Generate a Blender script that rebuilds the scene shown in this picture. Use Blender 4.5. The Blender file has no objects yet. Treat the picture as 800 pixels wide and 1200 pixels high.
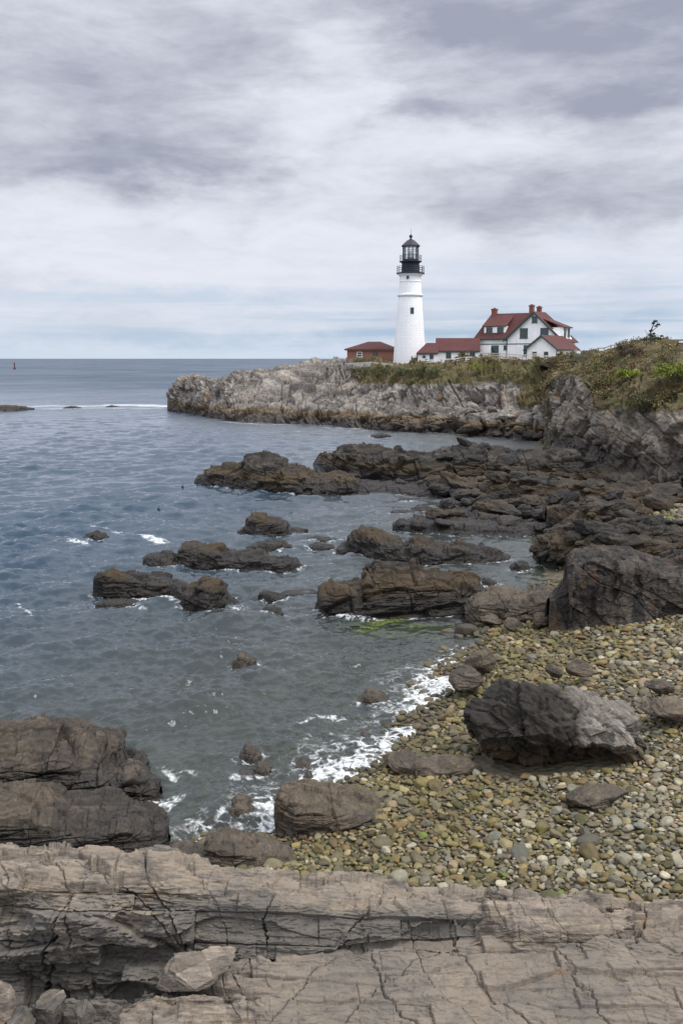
import bpy, math, random
import numpy as np
from mathutils import Vector, Matrix
rng = np.random.default_rng(7)
random.seed(7)
R = math.radians
scene = bpy.context.scene
COL = scene.collection
f32 = np.float32

# ------------------------------------------------------------------ camera
CAMZ, F = 10.0, 1166.7
PITCH = math.atan(180 / F)
cam = bpy.data.cameras.new('camera'); cam.sensor_fit = 'VERTICAL'; cam.sensor_height = 36; cam.sensor_width = 24
cam.lens = 35; cam.clip_start = 0.1; cam.clip_end = 60000
co = bpy.data.objects.new('camera', cam); COL.objects.link(co)
co.location = (0, 0, CAMZ); co.rotation_euler = (R(90) - PITCH, 0, 0)
scene.camera = co
_cp, _sp = math.cos(PITCH), math.sin(PITCH)

def ray(px, py):
    a = (px - 400) / F; b = (600 - py) / F
    return np.array([a, _cp + b * _sp, -_sp + b * _cp])
def PY(px, py, Y):                      # the point of that sight line at distance Y
    d = ray(px, py); return np.array([0, 0, CAMZ]) + d * (Y / d[1])
def PZ(px, py, z):                      # the point of that sight line at height z
    d = ray(px, py); return np.array([0, 0, CAMZ]) + d * ((z - CAMZ) / d[2])
def to_px(p):
    p = np.asarray(p, float); q = p - np.array([0, 0, CAMZ])
    dd = q[..., 1] * _cp - q[..., 2] * _sp
    uu = q[..., 1] * _sp + q[..., 2] * _cp
    return 400 + F * q[..., 0] / dd, 600 - F * uu / dd, dd

# ------------------------------------------------------------------ noise
_M = 4095
_perm = np.random.default_rng(3).permutation(4096).astype(np.int32)
_g = np.random.default_rng(4).normal(size=(4096, 3)).astype(f32)
_g /= np.linalg.norm(_g, axis=1)[:, None]
_rnd = np.random.default_rng(5).random(4096).astype(f32)

def _hash(x, y, z):
    return _perm[(_perm[(_perm[x & _M] + y) & _M] + z) & _M]
def _perlin(P):
    I = np.floor(P).astype(np.int32); Fr = (P - I).astype(f32)
    x, y, z = I[:, 0], I[:, 1], I[:, 2]
    fx, fy, fz = Fr[:, 0], Fr[:, 1], Fr[:, 2]
    u, v, w = [t * t * t * (t * (t * 6 - 15) + 10) for t in (fx, fy, fz)]
    out = 0
    hx = (_perm[x & _M], _perm[(x + 1) & _M])
    for dx in (0, 1):
        wx = u if dx else 1 - u
        for dy in (0, 1):
            hy = _perm[(hx[dx] + y + dy) & _M]; wy = wx * (v if dy else 1 - v)
            for dz in (0, 1):
                g = _g[_perm[(hy + z + dz) & _M]]
                out = out + wy * (w if dz else 1 - w) * (g[:, 0] * (fx - dx) + g[:, 1] * (fy - dy) + g[:, 2] * (fz - dz))
    return out * 1.5
def noise(P, s=0.0):
    P = np.asarray(P, f32) + f32(s * 13.7)
    out = np.empty(len(P), f32)
    for i in range(0, len(P), 60000):
        out[i:i + 60000] = _perlin(P[i:i + 60000])
    return out
def fbm(P, o=4, gain=0.5, s=0.0):
    P = np.asarray(P, f32); t = 0; a = 1.0; f = 1.0
    for k in range(o):
        t = t + a * noise(P * f, s + k * 1.31); a *= gain; f *= 2.07
    return t
def ridge(P, o=4, s=0.0):
    P = np.asarray(P, f32); t = 0; a = 1.0; f = 1.0; n = 0
    for k in range(o):
        t = t + a * (1 - 2 * np.abs(noise(P * f, s + k * 1.7))); n += a; a *= .5; f *= 2.1
    return t / n
def sstep(a, b, x):
    t = np.clip((x - a) / (b - a), 0, 1); return t * t * (3 - 2 * t)

def blocks(P, fr, th, ln, l2, cw, seed, warp=0.12):
    """jointed bedding: random value per block, and closeness (0..1) to a joint"""
    P = np.asarray(P, f32)
    Q = P @ np.asarray(fr, f32).T
    wv = np.stack([noise(P * (0.6 / ln), seed + 1), noise(P * (0.6 / ln), seed + 5), noise(P * (0.5 / ln), seed + 9)], 1)
    Q = Q + wv * (np.array([ln, l2, th], f32) * warp)
    w = Q[:, 2] / th + seed * 3.3; w = w + 0.3 * np.sin(w * 1.7)
    k = np.floor(w).astype(np.int32); fw = w - k
    rk = _rnd[_perm[k & _M]]
    u = Q[:, 0] / (ln * (0.6 + 0.8 * rk)) + rk * 37; u = u + 0.3 * np.sin(u * 1.3 + rk * 6); i = np.floor(u).astype(np.int32); fu = u - i
    v = Q[:, 1] / (l2 * (0.6 + 0.8 * rk)) + rk * 17; j = np.floor(v).astype(np.int32); fv = v - j
    h = _hash(k, i, j)
    e = np.minimum(np.minimum(np.minimum(fw, 1 - fw) * th, np.minimum(fu, 1 - fu) * ln), np.minimum(fv, 1 - fv) * l2)
    return _rnd[h], 1 - sstep(0, cw, e)

def cells(P, seed):
    """nearest of the jittered cell centres: cell id hash and offset from its centre"""
    P = np.asarray(P, f32) + f32(seed * 7.31)
    best = np.full(len(P), 9e9, f32); bh = np.zeros(len(P), np.int32); bo = np.zeros_like(P)
    B = np.floor(P - .5).astype(np.int32)
    for dx in (0, 1):
        for dy in (0, 1):
            for dz in (0, 1):
                I = B + np.array([dx, dy, dz], np.int32); h = _hash(I[:, 0], I[:, 1], I[:, 2])
                c = I + .5 + .38 * _g[h]
                o = P - c; d = (o * o).sum(1); m = d < best
                best[m] = d[m]; bh[m] = h[m]; bo[m] = o[m]
    return bh, bo

def frame(strike=0, dip=15, plunge=0):
    m = Matrix.Rotation(R(strike), 3, 'Z') @ Matrix.Rotation(R(plunge), 3, 'Y') @ Matrix.Rotation(R(dip), 3, 'X')
    return np.array([list(m.col[0]), list(m.col[1]), list(m.col[2])])

# ------------------------------------------------------------------ mesh helpers
def mesh_np(name, V, Fc, attrs=None, smooth=True, colattr=None):
    """Fc: (n,4) or (n,3) int array"""
    me = bpy.data.meshes.new(name)
    V = np.ascontiguousarray(V, f32); Fc = np.ascontiguousarray(Fc, np.int32)
    n, k = Fc.shape
    me.vertices.add(len(V)); me.vertices.foreach_set('co', V.ravel())
    me.loops.add(n * k); me.loops.foreach_set('vertex_index', Fc.ravel())
    me.polygons.add(n)
    me.polygons.foreach_set('loop_start', np.arange(0, n * k, k, dtype=np.int32))
    me.polygons.foreach_set('loop_total', np.full(n, k, np.int32))
    me.polygons.foreach_set('use_smooth', np.full(n, smooth, bool))
    for a, v in (attrs or {}).items():
        at = me.attributes.new(a, 'FLOAT', 'POINT'); at.data.foreach_set('value', np.ascontiguousarray(v, f32).ravel())
    if colattr is not None:
        at = me.attributes.new('tint', 'FLOAT_COLOR', 'POINT')
        c = np.ones((len(V), 4), f32); c[:, :3] = colattr; at.data.foreach_set('color', c.ravel())
    me.update(); me.validate()
    return me
def link(name, me, mat, parent=None, loc=None):
    o = bpy.data.objects.new(name, me); COL.objects.link(o)
    if mat is not None and not me.materials: me.materials.append(mat)
    if parent is not None: o.parent = parent
    if loc is not None: o.location = loc
    return o
def tag(o, label=None, cat=None, group=None, kind=None):
    if label: o['label'] = label
    if cat: o['category'] = cat
    if group: o['group'] = group
    if kind: o['kind'] = kind
    return o
def empty(name, loc, rz=0):
    o = bpy.data.objects.new(name, None); COL.objects.link(o); o.location = loc; o.rotation_euler = (0, 0, rz); o.empty_display_size = .2
    return o
def grid_faces(nu, nv):
    a = np.arange(nu * nv, dtype=np.int32).reshape(nv, nu)
    return np.stack([a[:-1, :-1], a[:-1, 1:], a[1:, 1:], a[1:, :-1]], -1).reshape(-1, 4)
def grid_normals(G):
    du = np.gradient(G, axis=1); dv = np.gradient(G, axis=0)
    n = np.cross(du, dv); n /= np.maximum(np.linalg.norm(n, axis=2, keepdims=True), 1e-9)
    return n
def resample(pts, n):
    """polyline of world points, resampled to n points evenly by index-length in the picture"""
    pts = np.asarray(pts, float)
    x, y, d = to_px(pts)
    s = np.concatenate([[0], np.cumsum(np.abs(np.diff(x)) + 1e-6)]); s /= s[-1]
    t = np.linspace(0, 1, n)
    return np.stack([np.interp(t, s, pts[:, i]) for i in range(3)], 1)
def cat_rows(rows, counts):
    """rows: list of (n,3) arrays; smooth (monotone-ish) interpolation between consecutive rows"""
    out = []
    m = len(rows)
    for i in range(m - 1):
        p0 = rows[max(i - 1, 0)]; p1 = rows[i]; p2 = rows[i + 1]; p3 = rows[min(i + 2, m - 1)]
        t1 = 0.3 * (p2 - p0); t2 = 0.3 * (p3 - p1)
        l = np.linalg.norm(p2 - p1, axis=1, keepdims=True)
        for t in (t1, t2):
            q = np.linalg.norm(t, axis=1, keepdims=True); t *= np.minimum(1, 0.8 * l / np.maximum(q, 1e-6))
        n = counts[i]
        for t in np.linspace(0, 1, n, endpoint=(i == m - 2)):
            a = t * t * (3 - 2 * t)
            out.append((2 * t**3 - 3 * t**2 + 1) * p1 + (t**3 - 2 * t**2 + t) * t1 + (-2 * t**3 + 3 * t**2) * p2 + (t**3 - t**2) * t2)
    return np.stack(out, 0)

class MB:
    """collects polygons, then links them as ONE mesh object"""
    def __init__(s): s.v = []; s.f = []; s.M = Matrix.Identity(4)
    def poly(s, pts):
        i = len(s.v); s.v += [tuple(s.M @ Vector(p)) for p in pts]; s.f.append(list(range(i, i + len(pts))))
    def box(s, a, b):
        x0, y0, z0 = a; x1, y1, z1 = b
        i = len(s.v)
        s.v += [tuple(s.M @ Vector(p)) for p in ((x0,y0,z0),(x1,y0,z0),(x1,y1,z0),(x0,y1,z0),(x0,y0,z1),(x1,y0,z1),(x1,y1,z1),(x0,y1,z1))]
        for q in ((3,2,1,0),(4,5,6,7),(0,1,5,4),(1,2,6,5),(2,3,7,6),(3,0,4,7)): s.f.append([i + k for k in q])
    def prism(s, pts, d):
        """closed polygon pts pushed along vector d"""
        d = Vector(d); i = len(s.v); n = len(pts)
        s.v += [tuple(s.M @ Vector(p)) for p in pts] + [tuple(s.M @ (Vector(p) + d)) for p in pts]
        s.f.append([i + k for k in range(n)][::-1]); s.f.append([i + n + k for k in range(n)])
        for k in range(n): s.f.append([i + k, i + (k + 1) % n, i + n + (k + 1) % n, i + n + k])
    def tube(s, pts, rad, n=8, cap=True):
        pts = [Vector(p) for p in pts]
        if not hasattr(rad, '__len__'): rad = [rad] * len(pts)
        i0 = len(s.v)
        for k, p in enumerate(pts):
            t = (pts[min(k + 1, len(pts) - 1)] - pts[max(k - 1, 0)]).normalized()
            a = t.orthogonal().normalized(); b = t.cross(a)
            for j in range(n):
                c = 2 * math.pi * j / n
                s.v.append(tuple(s.M @ (p + a * (rad[k] * math.cos(c)) + b * (rad[k] * math.sin(c)))))
        for k in range(len(pts) - 1):
            for j in range(n):
                s.f.append([i0 + k*n + j, i0 + k*n + (j+1) % n, i0 + (k+1)*n + (j+1) % n, i0 + (k+1)*n + j])
        if cap:
            s.f.append([i0 + j for j in range(n)][::-1]); s.f.append([i0 + (len(pts)-1)*n + j for j in range(n)])
    def lathe(s, prof, n=40, c=(0, 0)):
        i0 = len(s.v)
        for r, z in prof:
            for j in range(n):
                a = 2 * math.pi * (j + .5) / n
                s.v.append(tuple(s.M @ Vector((c[0] + r * math.cos(a), c[1] + r * math.sin(a), z))))
        for k in range(len(prof) - 1):
            for j in range(n):
                s.f.append([i0 + k*n + j, i0 + k*n + (j+1) % n, i0 + (k+1)*n + (j+1) % n, i0 + (k+1)*n + j])
        s.f.append([i0 + j for j in range(n)][::-1]); s.f.append([i0 + (len(prof)-1)*n + j for j in range(n)])
    def build(s, name, mat, parent=None, smooth=False):
        me = bpy.data.meshes.new(name); me.from_pydata(s.v, [], s.f); me.validate()
        if smooth:
            for p in me.polygons: p.use_smooth = True
            me.set_sharp_from_angle(angle=R(35))
        me.update()
        return link(name, me, mat, parent)

# ------------------------------------------------------------------ material helpers
class NT:
    def __init__(s, tree): s.t = tree; s.n = tree.nodes; s.l = tree.links
    def put(s, sock, v):
        if isinstance(v, bpy.types.NodeSocket): s.l.new(v, sock)
        elif hasattr(v, 'outputs'): s.l.new(v.outputs[0], sock)
        elif isinstance(v, (tuple, list)) and len(v) == 3 and sock.type == 'RGBA': sock.default_value = (*v, 1)
        else: sock.default_value = v
    def node(s, ty, ins=None, **pr):
        n = s.n.new(ty)
        for k, v in pr.items(): setattr(n, k, v)
        for k, v in (ins or {}).items(): s.put(n.inputs[k], v)
        return n
    def math(s, op, a, b=0.0, c=None, clamp=False):
        n = s.node('ShaderNodeMath', {0: a, 1: b}, operation=op, use_clamp=clamp)
        if c is not None: s.put(n.inputs[2], c)
        return n.outputs[0]
    def vmath(s, op, a, b=(0, 0, 0)):
        return s.node('ShaderNodeVectorMath', {0: a, 1: b}, operation=op).outputs[0]
    def mix(s, fac, a, b, blend='MIX'):
        n = s.node('ShaderNodeMix', data_type='RGBA', blend_type=blend)
        s.put(n.inputs[0], fac); s.put(n.inputs[6], a); s.put(n.inputs[7], b)
        return n.outputs[2]
    def rng(s, v, a, b, c=0.0, d=1.0, smooth=True):
        n = s.node('ShaderNodeMapRange', {0: v, 1: a, 2: b, 3: c, 4: d}, interpolation_type='SMOOTHSTEP' if smooth else 'LINEAR')
        return n.outputs[0]
    def noise(s, vec, scale, detail=4.0, rough=0.55, out=0, dist=0.0):
        return s.node('ShaderNodeTexNoise', {'Vector': vec, 'Scale': scale, 'Detail': detail, 'Roughness': rough, 'Distortion': dist}).outputs[out]
    def attr(s, name, out='Fac'):
        return s.node('ShaderNodeAttribute', attribute_name=name).outputs[out]
    def sep(s, v):
        return s.node('ShaderNodeSeparateXYZ', {0: v}).outputs
    def comb(s, x, y, z):
        return s.node('ShaderNodeCombineXYZ', {0: x, 1: y, 2: z}).outputs[0]
def material(name):
    m = bpy.data.materials.new(name); m.use_nodes = True
    t = NT(m.node_tree); b = m.node_tree.nodes['Principled BSDF']
    return m, t, b
def plain(name, col, rough=0.7, var=0.15, scale=3.0, bump=0.0, metal=0.0, spec=0.4):
    m, t, b = material(name)
    pos = t.node('ShaderNodeNewGeometry').outputs['Position']
    n = t.noise(pos, scale, 6, 0.6)
    f = t.rng(n, .3, .7, 1 - var, 1 + var, smooth=False)
    c = t.node('ShaderNodeVectorMath', {0: col}, operation='SCALE'); t.put(c.inputs['Scale'], f)
    t.put(b.inputs['Base Color'], c.outputs[0]); b.inputs['Roughness'].default_value = rough
    b.inputs['Metallic'].default_value = metal; b.inputs['Specular IOR Level'].default_value = spec
    if bump:
        t.put(b.inputs['Normal'], t.node('ShaderNodeBump', {'Height': t.noise(pos, scale * 6, 4), 'Strength': bump, 'Distance': .03}))
    return m
def rock_mat(name, c1, c2, c3, fr, lay=8.0, tide=None, tide_col=(.02, .016, .012), ochre=None, ochre_col=(.12, .075, .028),
             scale=1.0, rough=0.85, bump=0.5, rust=0.0, rust_col=(.30, .15, .055), veg=False, extra=None, spec=0.3, blk=0.45, fine=1.0):
    """c1/c2 broad patches, c3 bands along the bedding; tide=(z low, z high) where dark weed gives out"""
    m, t, b = material(name)
    g = t.node('ShaderNodeNewGeometry'); pos = g.outputs['Position']
    z = t.sep(pos)[2]
    # coordinates in the bedding frame
    bed = t.comb(*[t.node('ShaderNodeVectorMath', {0: pos, 1: tuple(float(x) for x in fr[i])}, operation='DOT_PRODUCT').outputs['Value'] for i in range(3)])
    bx = t.vmath('MULTIPLY', bed, (.25, .25, 1.0))
    n1 = t.noise(pos, .55 * scale, 5, .6); n2 = t.noise(bx, lay, 5, .65, dist=.4); n3 = t.noise(pos, 7 * scale, 6, .7)
    n5 = t.noise(pos, 45 * scale * fine, 3, .7)
    c = t.mix(t.rng(n1, .38, .62), c1, c2)
    c = t.mix(t.math('MULTIPLY', t.rng(n2, .45, .68), .8), c, c3)
    tint = t.math('MULTIPLY_ADD', t.attr('blk'), blk, 1 - blk * .5)
    tint = t.math('MULTIPLY', tint, t.rng(n3, .25, .75, .72, 1.28, smooth=False))
    tint = t.math('MULTIPLY', tint, t.rng(n5, .25, .75, .8, 1.2, smooth=False))
    tint = t.math('MULTIPLY', tint, t.rng(t.noise(t.vmath('MULTIPLY', bed, (.16, .16, 1.0)), lay * 4, 4, .7, dist=.5), .32, .66, .58, 1.30, smooth=False))
    cs = t.node('ShaderNodeVectorMath', {0: c}, operation='SCALE'); t.put(cs.inputs['Scale'], tint); c = cs.outputs[0]
    if rust:
        c = t.mix(t.math('MULTIPLY', t.rng(t.noise(pos, .8 * scale, 5, .6, dist=.6), .60, .70), rust), c, rust_col)
    if extra: c = extra(t, pos, c, n3)
    ro = rough
    if ochre:
        zz = t.math('ADD', z, t.math('MULTIPLY', t.math('SUBTRACT', n1, .5), 1.2))
        zz = t.math('ADD', zz, t.math('MULTIPLY', t.math('SUBTRACT', n3, .5), .8))
        f = t.math('MULTIPLY', t.rng(zz, ochre[0], ochre[0] + .4), t.rng(zz, ochre[1], ochre[1] + .7, 1, 0))
        c = t.mix(t.math('MULTIPLY', f, .8), c, t.mix(n3, ochre_col, tuple(x * 1.9 for x in ochre_col)))
    if tide:
        st = t.noise(t.vmath('MULTIPLY', pos, (1, 1, .18)), 4 * scale, 4, .6)
        zz = t.math('ADD', z, t.math('MULTIPLY', t.math('SUBTRACT', st, .5), 2.4 * (tide[1] - tide[0])))
        zz = t.math('ADD', zz, t.math('MULTIPLY', t.math('SUBTRACT', n1, .5), 1.6 * (tide[1] - tide[0])))
        f = t.rng(zz, tide[0], tide[1], 1, 0)
        c = t.mix(t.math('MULTIPLY', f, .93), c, t.mix(n3, tide_col, tuple(x * 2.2 for x in tide_col)))
        ro = t.math('MULTIPLY_ADD', f, -.35, rough)
    if veg:
        v = t.rng(t.math('ADD', t.attr('veg'), t.math('MULTIPLY', t.math('SUBTRACT', n3, .5), .7)), .4, .6)
        vc = t.mix(t.rng(n1, .4, .6), (.105, .082, .040), (.080, .074, .030))
        c = t.mix(v, c, vc)
    t.put(b.inputs['Base Color'], c); t.put(b.inputs['Roughness'], ro)
    b.inputs['Specular IOR Level'].default_value = spec
    h = t.math('ADD', t.math('MULTIPLY', t.noise(bx, lay * 2.5, 5, .7, dist=.3), 1.2), t.math('ADD', n3, t.math('MULTIPLY', n5, .35)))
    t.put(b.inputs['Normal'], t.node('ShaderNodeBump', {'Height': h, 'Strength': bump, 'Distance': .06 / scale}))
    return m
# ------------------------------------------------------------------ rock builders
def displace(V, Nn, layers, fr, seed, scale=1.0, mask=None):
    """push points along their normals: lumps, jointed blocks, bedding grooves"""
    d = np.zeros(len(V), f32); blk = np.zeros(len(V), f32) + .5; wsum = 0
    for k, L in enumerate(layers):
        if L[0] == 'fbm': d += L[2] * fbm(V / L[1], L[3] if len(L) > 3 else 4, .5, seed + k)
        elif L[0] == 'ridge': d += L[2] * ridge(V / L[1], 4, seed + k)
        elif L[0] == 'bed':                                   # grooves along the bedding
            Q = V @ np.asarray(fr, f32).T; Q = Q * np.array([.22, .22, 1], f32) / L[1]
            d += L[2] * fbm(Q, L[3] if len(L) > 3 else 3, .55, seed + k)
        elif L[0] == 'blocks':
            r, c = blocks(V, fr, L[1], L[2], L[3], L[5], seed + k)
            d += L[4] * (r - .5) * 2 - L[6] * c
            blk = blk * .55 + r * .45 if wsum else r; wsum = 1
        elif L[0] == 'facet':                                 # broken faces, each tilted its own way
            Q = (V @ np.asarray(fr, f32).T) / (L[1] * np.array(L[3] if len(L) > 3 else (1.3, 1.0, .7), f32))
            Q = Q + .22 * np.stack([noise(Q * 1.3, seed + k), noise(Q * 1.3, seed + k + 2), noise(Q * 1.3, seed + k + 4)], 1)
            h, o_ = cells(Q, seed + k)
            d += L[2] * ((_rnd[h] - .5) * 1.5 + 1.1 * (o_ * _g[(h * 7 + 11) & _M]).sum(1))
            blk = blk * .6 + _rnd[(h * 3 + 5) & _M] * .4
        elif L[0] == 'flake':                                 # flakes split off along the bedding, with sharp edges
            Q = (V @ np.asarray(fr, f32).T) * np.array([.35, .35, 1.2], f32) / L[1]
            q = fbm(Q, 4, .55, seed + k) * L[3]; fq = np.floor(q)
            d += L[2] * (fq + sstep(.78, 1.0, q - fq)) / L[3]
        elif L[0] == 'joint':                                 # thin open joints across axis L[1]
            ax = np.asarray(L[1], f32); q = (V @ ax) / L[2] + .35 * noise(V * (.6 / L[2]), seed + k)
            q = q + .3 * np.sin(q * 1.9 + seed)
            q = q + (.012 / L[2]) * fbm(V / .05, 2, .6, seed + k + 7) * (L[3] / .01) + .05 * fbm(V / (L[2] * .35), 3, .6, seed + k + 8)
            e = np.abs(q - np.round(q)) * L[2]; w_ = L[3] * (.6 + 1.1 * np.abs(noise(V / (L[2] * .8), seed + k + 9)))
            d -= L[4] * (1 - sstep(.25 * w_, w_, e)) * sstep(-.25, .1, noise(V / (L[2] * 2.3), seed + k + 3))
            hh = _rnd[_perm[np.floor(q).astype(np.int32) & _M]]; d += (hh - .5) * (L[5] if len(L) > 5 else 0)
            blk = blk * .7 + hh * .3
    d *= scale
    if mask is not None: d *= mask
    return V + Nn * d[:, None], blk

FOOT = []          # waterlines of rocks standing in the sea, for the foam on the water
def sheet(name, rows, counts, nu, layers, mat, seed, fr, attrs=None, edge=0.0, smooth=True, flip=False, amp=None):
    if len({len(r) for r in rows}) == 1:                     # share one spacing, by picture width and by real length
        sh = 0
        for r in rows[1:-1]:
            x_, y_, d_ = to_px(np.asarray(r)); L_ = np.linalg.norm(np.diff(r, axis=0), axis=1) * F / d_[1:]
            sh = sh + np.abs(np.diff(x_)) + .45 * L_
        sh = np.concatenate([[0], np.cumsum(sh)]); sh /= sh[-1]; tt = np.linspace(0, 1, nu)
        rows = [np.stack([np.interp(tt, sh, np.asarray(r)[:, i]) for i in range(3)], 1) for r in rows]
    else: rows = [resample(r, nu) for r in rows]
    G = cat_rows(rows, counts)
    nv = G.shape[0]
    Nn = grid_normals(G)
    if flip: Nn = -Nn
    V = G.reshape(-1, 3).astype(f32)
    mask = None
    if edge:
        s = np.linspace(0, 1, nu); m = sstep(0, edge, s) * sstep(0, edge, 1 - s)
        mask = np.tile(m, nv).astype(f32)
    if amp is not None: mask = (mask if mask is not None else 1) * amp(nu, nv)
    V2, blk = displace(V, Nn.reshape(-1, 3).astype(f32), layers, fr, seed, mask=mask)
    A = {'blk': blk}
    if attrs: A.update(attrs(V2, nu, nv))
    org = np.array([V2[:, 0].mean(), V2[:, 1].mean(), max(V2[:, 2].min(), 0)])
    Fc = grid_faces(nu, nv)
    if flip: Fc = Fc[:, ::-1]
    me = mesh_np(name, V2 - org, Fc, A, smooth)
    return link(name, me, mat, None, tuple(org)), V2.reshape(nv, nu, 3)

SEA_FR = frame(8, 12, -4)
LOAFS = {}
def loaf(name, base, top, thick, mat, seed, z0=0.0, crest=.42, steep=.3, fr=SEA_FR, layers=None, res=1.0, sink=.5, foam=True, lump=1.0, backz=None):
    """one rock whose front foot follows base (pixels, at height z0) and whose skyline follows top"""
    base = np.array(base, float); top = np.array(top, float)
    x0, x1 = base[0, 0], base[-1, 0]
    w = x1 - x0
    nu = int(np.clip(w * 1.15 * res, 40, 900)); s = np.linspace(0, 1, nu); px = x0 + s * w
    pyb = np.interp(px, base[:, 0], base[:, 1]); tx = np.interp(px, top[:, 0], top[:, 1])
    tx = np.minimum(tx, pyb - .3)
    tw = thick * np.clip(np.minimum(s, 1 - s) * 5, .02, 1) ** .5
    Fp = np.array([PZ(a, b, z0) for a, b in zip(px, pyb)])
    C = np.array([PY(a, b, f[1] + crest * t) for a, b, f, t in zip(px, tx, Fp, tw)])
    C[:, 0] = Fp[:, 0] * .35 + C[:, 0] * .65
    ez = z0 - sink
    h = np.maximum(C[:, 2] - z0, .02)
    F0 = Fp.copy(); F0[:, 2] = ez; F0[:, 1] -= .25 * sink
    S = Fp + (C - Fp) * np.array([.6, steep, 0]); S[:, 2] = z0 + h * .78
    D = C.copy(); D[:, 1] = Fp[:, 1] + tw * .75; D[:, 2] = z0 + h * .72
    B = C.copy(); B[:, 1] = Fp[:, 1] + tw * 1.05; B[:, 2] = ez if backz is None else backz
    hp = (pyb - tx).max()
    dist = Fp[:, 1].mean(); ppm = F / dist
    nh = int(np.clip(hp * 1.3 * res, 12, 260)); nt = int(np.clip(thick * ppm * .35 * res, 8, 160))
    rows = [F0, Fp, S, C, D, B]
    cnt = [max(4, nh // 6), nh, max(6, nh // 3 + nt // 3), nt // 2 + 4, nt // 2 + 4]
    H = float(np.percentile(h, 85))
    if layers is None:
        layers = [('fbm', H * 1.5, H * .10, 3), ('facet', H * .7, H * .13, (1.9, 1.1, .6)), ('blocks', H * .30, H * 1.15, H * .9, H * .09, H * .025, H * .06), ('blocks', H * .12, H * .5, H * .4, H * .035, H * .012, H * .02),
                  ('facet', H * .24, H * .035, (1.8, 1.1, .5)), ('bed', H * .08, H * .03, 4), ('fbm', H * .08, H * .010, 3)]
        layers = [tuple([L[0]] + list(L[1:])) for L in layers]
    G = cat_rows(rows, cnt); nv = G.shape[0]
    Nn = grid_normals(G)
    V = G.reshape(-1, 3).astype(f32)
    m = sstep(0, .06, s) * sstep(0, .06, 1 - s) * .8 + .2
    V2, blk = displace(V, Nn.reshape(-1, 3).astype(f32), layers, fr, seed, lump, np.tile(m, nv).astype(f32))
    org = np.array([Fp[:, 0].mean(), Fp[:, 1].mean() + thick * .4, z0])
    me = mesh_np(name, V2 - org, grid_faces(nu, nv), {'blk': blk})
    o = link(name, me, mat, None, tuple(org)); LOAFS[o.name] = V2.reshape(nv, nu, 3)
    if foam: FOOT.append(np.concatenate([Fp[::max(1, nu // 70)]]))
    return o

def ico(sub):
    t = (1 + 5 ** .5) / 2
    v = [(-1,t,0),(1,t,0),(-1,-t,0),(1,-t,0),(0,-1,t),(0,1,t),(0,-1,-t),(0,1,-t),(t,0,-1),(t,0,1),(-t,0,-1),(-t,0,1)]
    f = [(0,11,5),(0,5,1),(0,1,7),(0,7,10),(0,10,11),(1,5,9),(5,11,4),(11,10,2),(10,7,6),(7,1,8),(3,9,4),(3,4,2),(3,2,6),(3,6,8),(3,8,9),(4,9,5),(2,4,11),(6,2,10),(8,6,7),(9,8,1)]
    v = [np.array(p, float) / np.linalg.norm(p) for p in v]
    for _ in range(sub):
        c = {}; nf = []
        def mid(a, b):
            k = (min(a, b), max(a, b))
            if k not in c:
                p = v[a] + v[b]; v.append(p / np.linalg.norm(p)); c[k] = len(v) - 1
            return c[k]
        for a, b, d in f:
            x, y, z = mid(a, b), mid(b, d), mid(d, a)
            nf += [(a, x, z), (b, y, x), (d, z, y), (x, y, z)]
        f = nf
    return np.array(v), np.array(f, np.int32)
ICO = {k: ico(k) for k in (1, 2, 3, 4, 5, 6)}

def boulder_np(sub, size, seed, ncut=14, round_=.12, rough=.03, planes=None, fr=None, cutlo=.55, cuthi=.9, extra=()):
    """angular boulder: a ball cut by planes, then weathered.  size = full extents"""
    r = np.random.default_rng(seed)
    U, Fc = ICO[sub]; V = U.copy()
    if planes is None:
        planes = []
        for _ in range(ncut):
            n = r.normal(size=3); n /= np.linalg.norm(n); planes.append((n, r.uniform(cutlo, cuthi)))
    for n, d in planes:
        n = np.asarray(n, float); n = n / np.linalg.norm(n)
        over = np.maximum(V @ n - d, 0); V = V - n * over[:, None] * (1 - round_)
    size = np.asarray(size, float)
    V = V / (np.abs(V).max(0)) * size / 2
    m = size.mean()
    Nn = U / size; Nn /= np.linalg.norm(Nn, axis=1)[:, None]
    fr = frame(r.uniform(-30, 30), r.uniform(-25, 25), r.uniform(-20, 20)) if fr is None else fr
    lay = [('fbm', m * .35, m * rough, 4), ('facet', m * .30, m * rough * 1.0), ('facet', m * .11, m * rough * .45), ('fbm', m * .04, m * rough * .16, 3), ('blocks', m * .16, m * .45, m * .4, m * rough * .8, m * .02, m * rough * .6), ('bed', m * .06, m * rough * .6, 4)] + list(extra)
    V, blk = displace(V.astype(f32), Nn.astype(f32), lay, fr, seed % 97)
    return V, Fc, blk

# ------------------------------------------------------------------ rock materials
FORE_FR = frame(4, -36, 4)
M_slab = rock_mat('slab_rock', (.188, .156, .123), (.140, .119, .099), (.235, .188, .138), FORE_FR, lay=7, scale=1.6, bump=.55, rust=.35, rust_col=(.235, .16, .09), fine=1.2, blk=.6)
M_tide = rock_mat('tidal_rock', (.027, .0225, .0175), (.0105, .009, .008), (.070, .052, .034), SEA_FR, lay=3, tide=(.4, 1.0), tide_col=(.011, .009, .007), ochre=(.6, 1.1), ochre_col=(.036, .023, .009), rough=.7, spec=.35, bump=1.0, blk=1.1)
M_shelf = rock_mat('shelf_rock', (.026, .022, .018), (.010, .009, .008), (.064, .050, .035), SEA_FR, lay=2.2, tide=(.45, 1.35), tide_col=(.011, .009, .008), ochre=(.6, 1.3), ochre_col=(.036, .024, .010), rough=.7, spec=.35, bump=1.1, blk=1.2)
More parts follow.
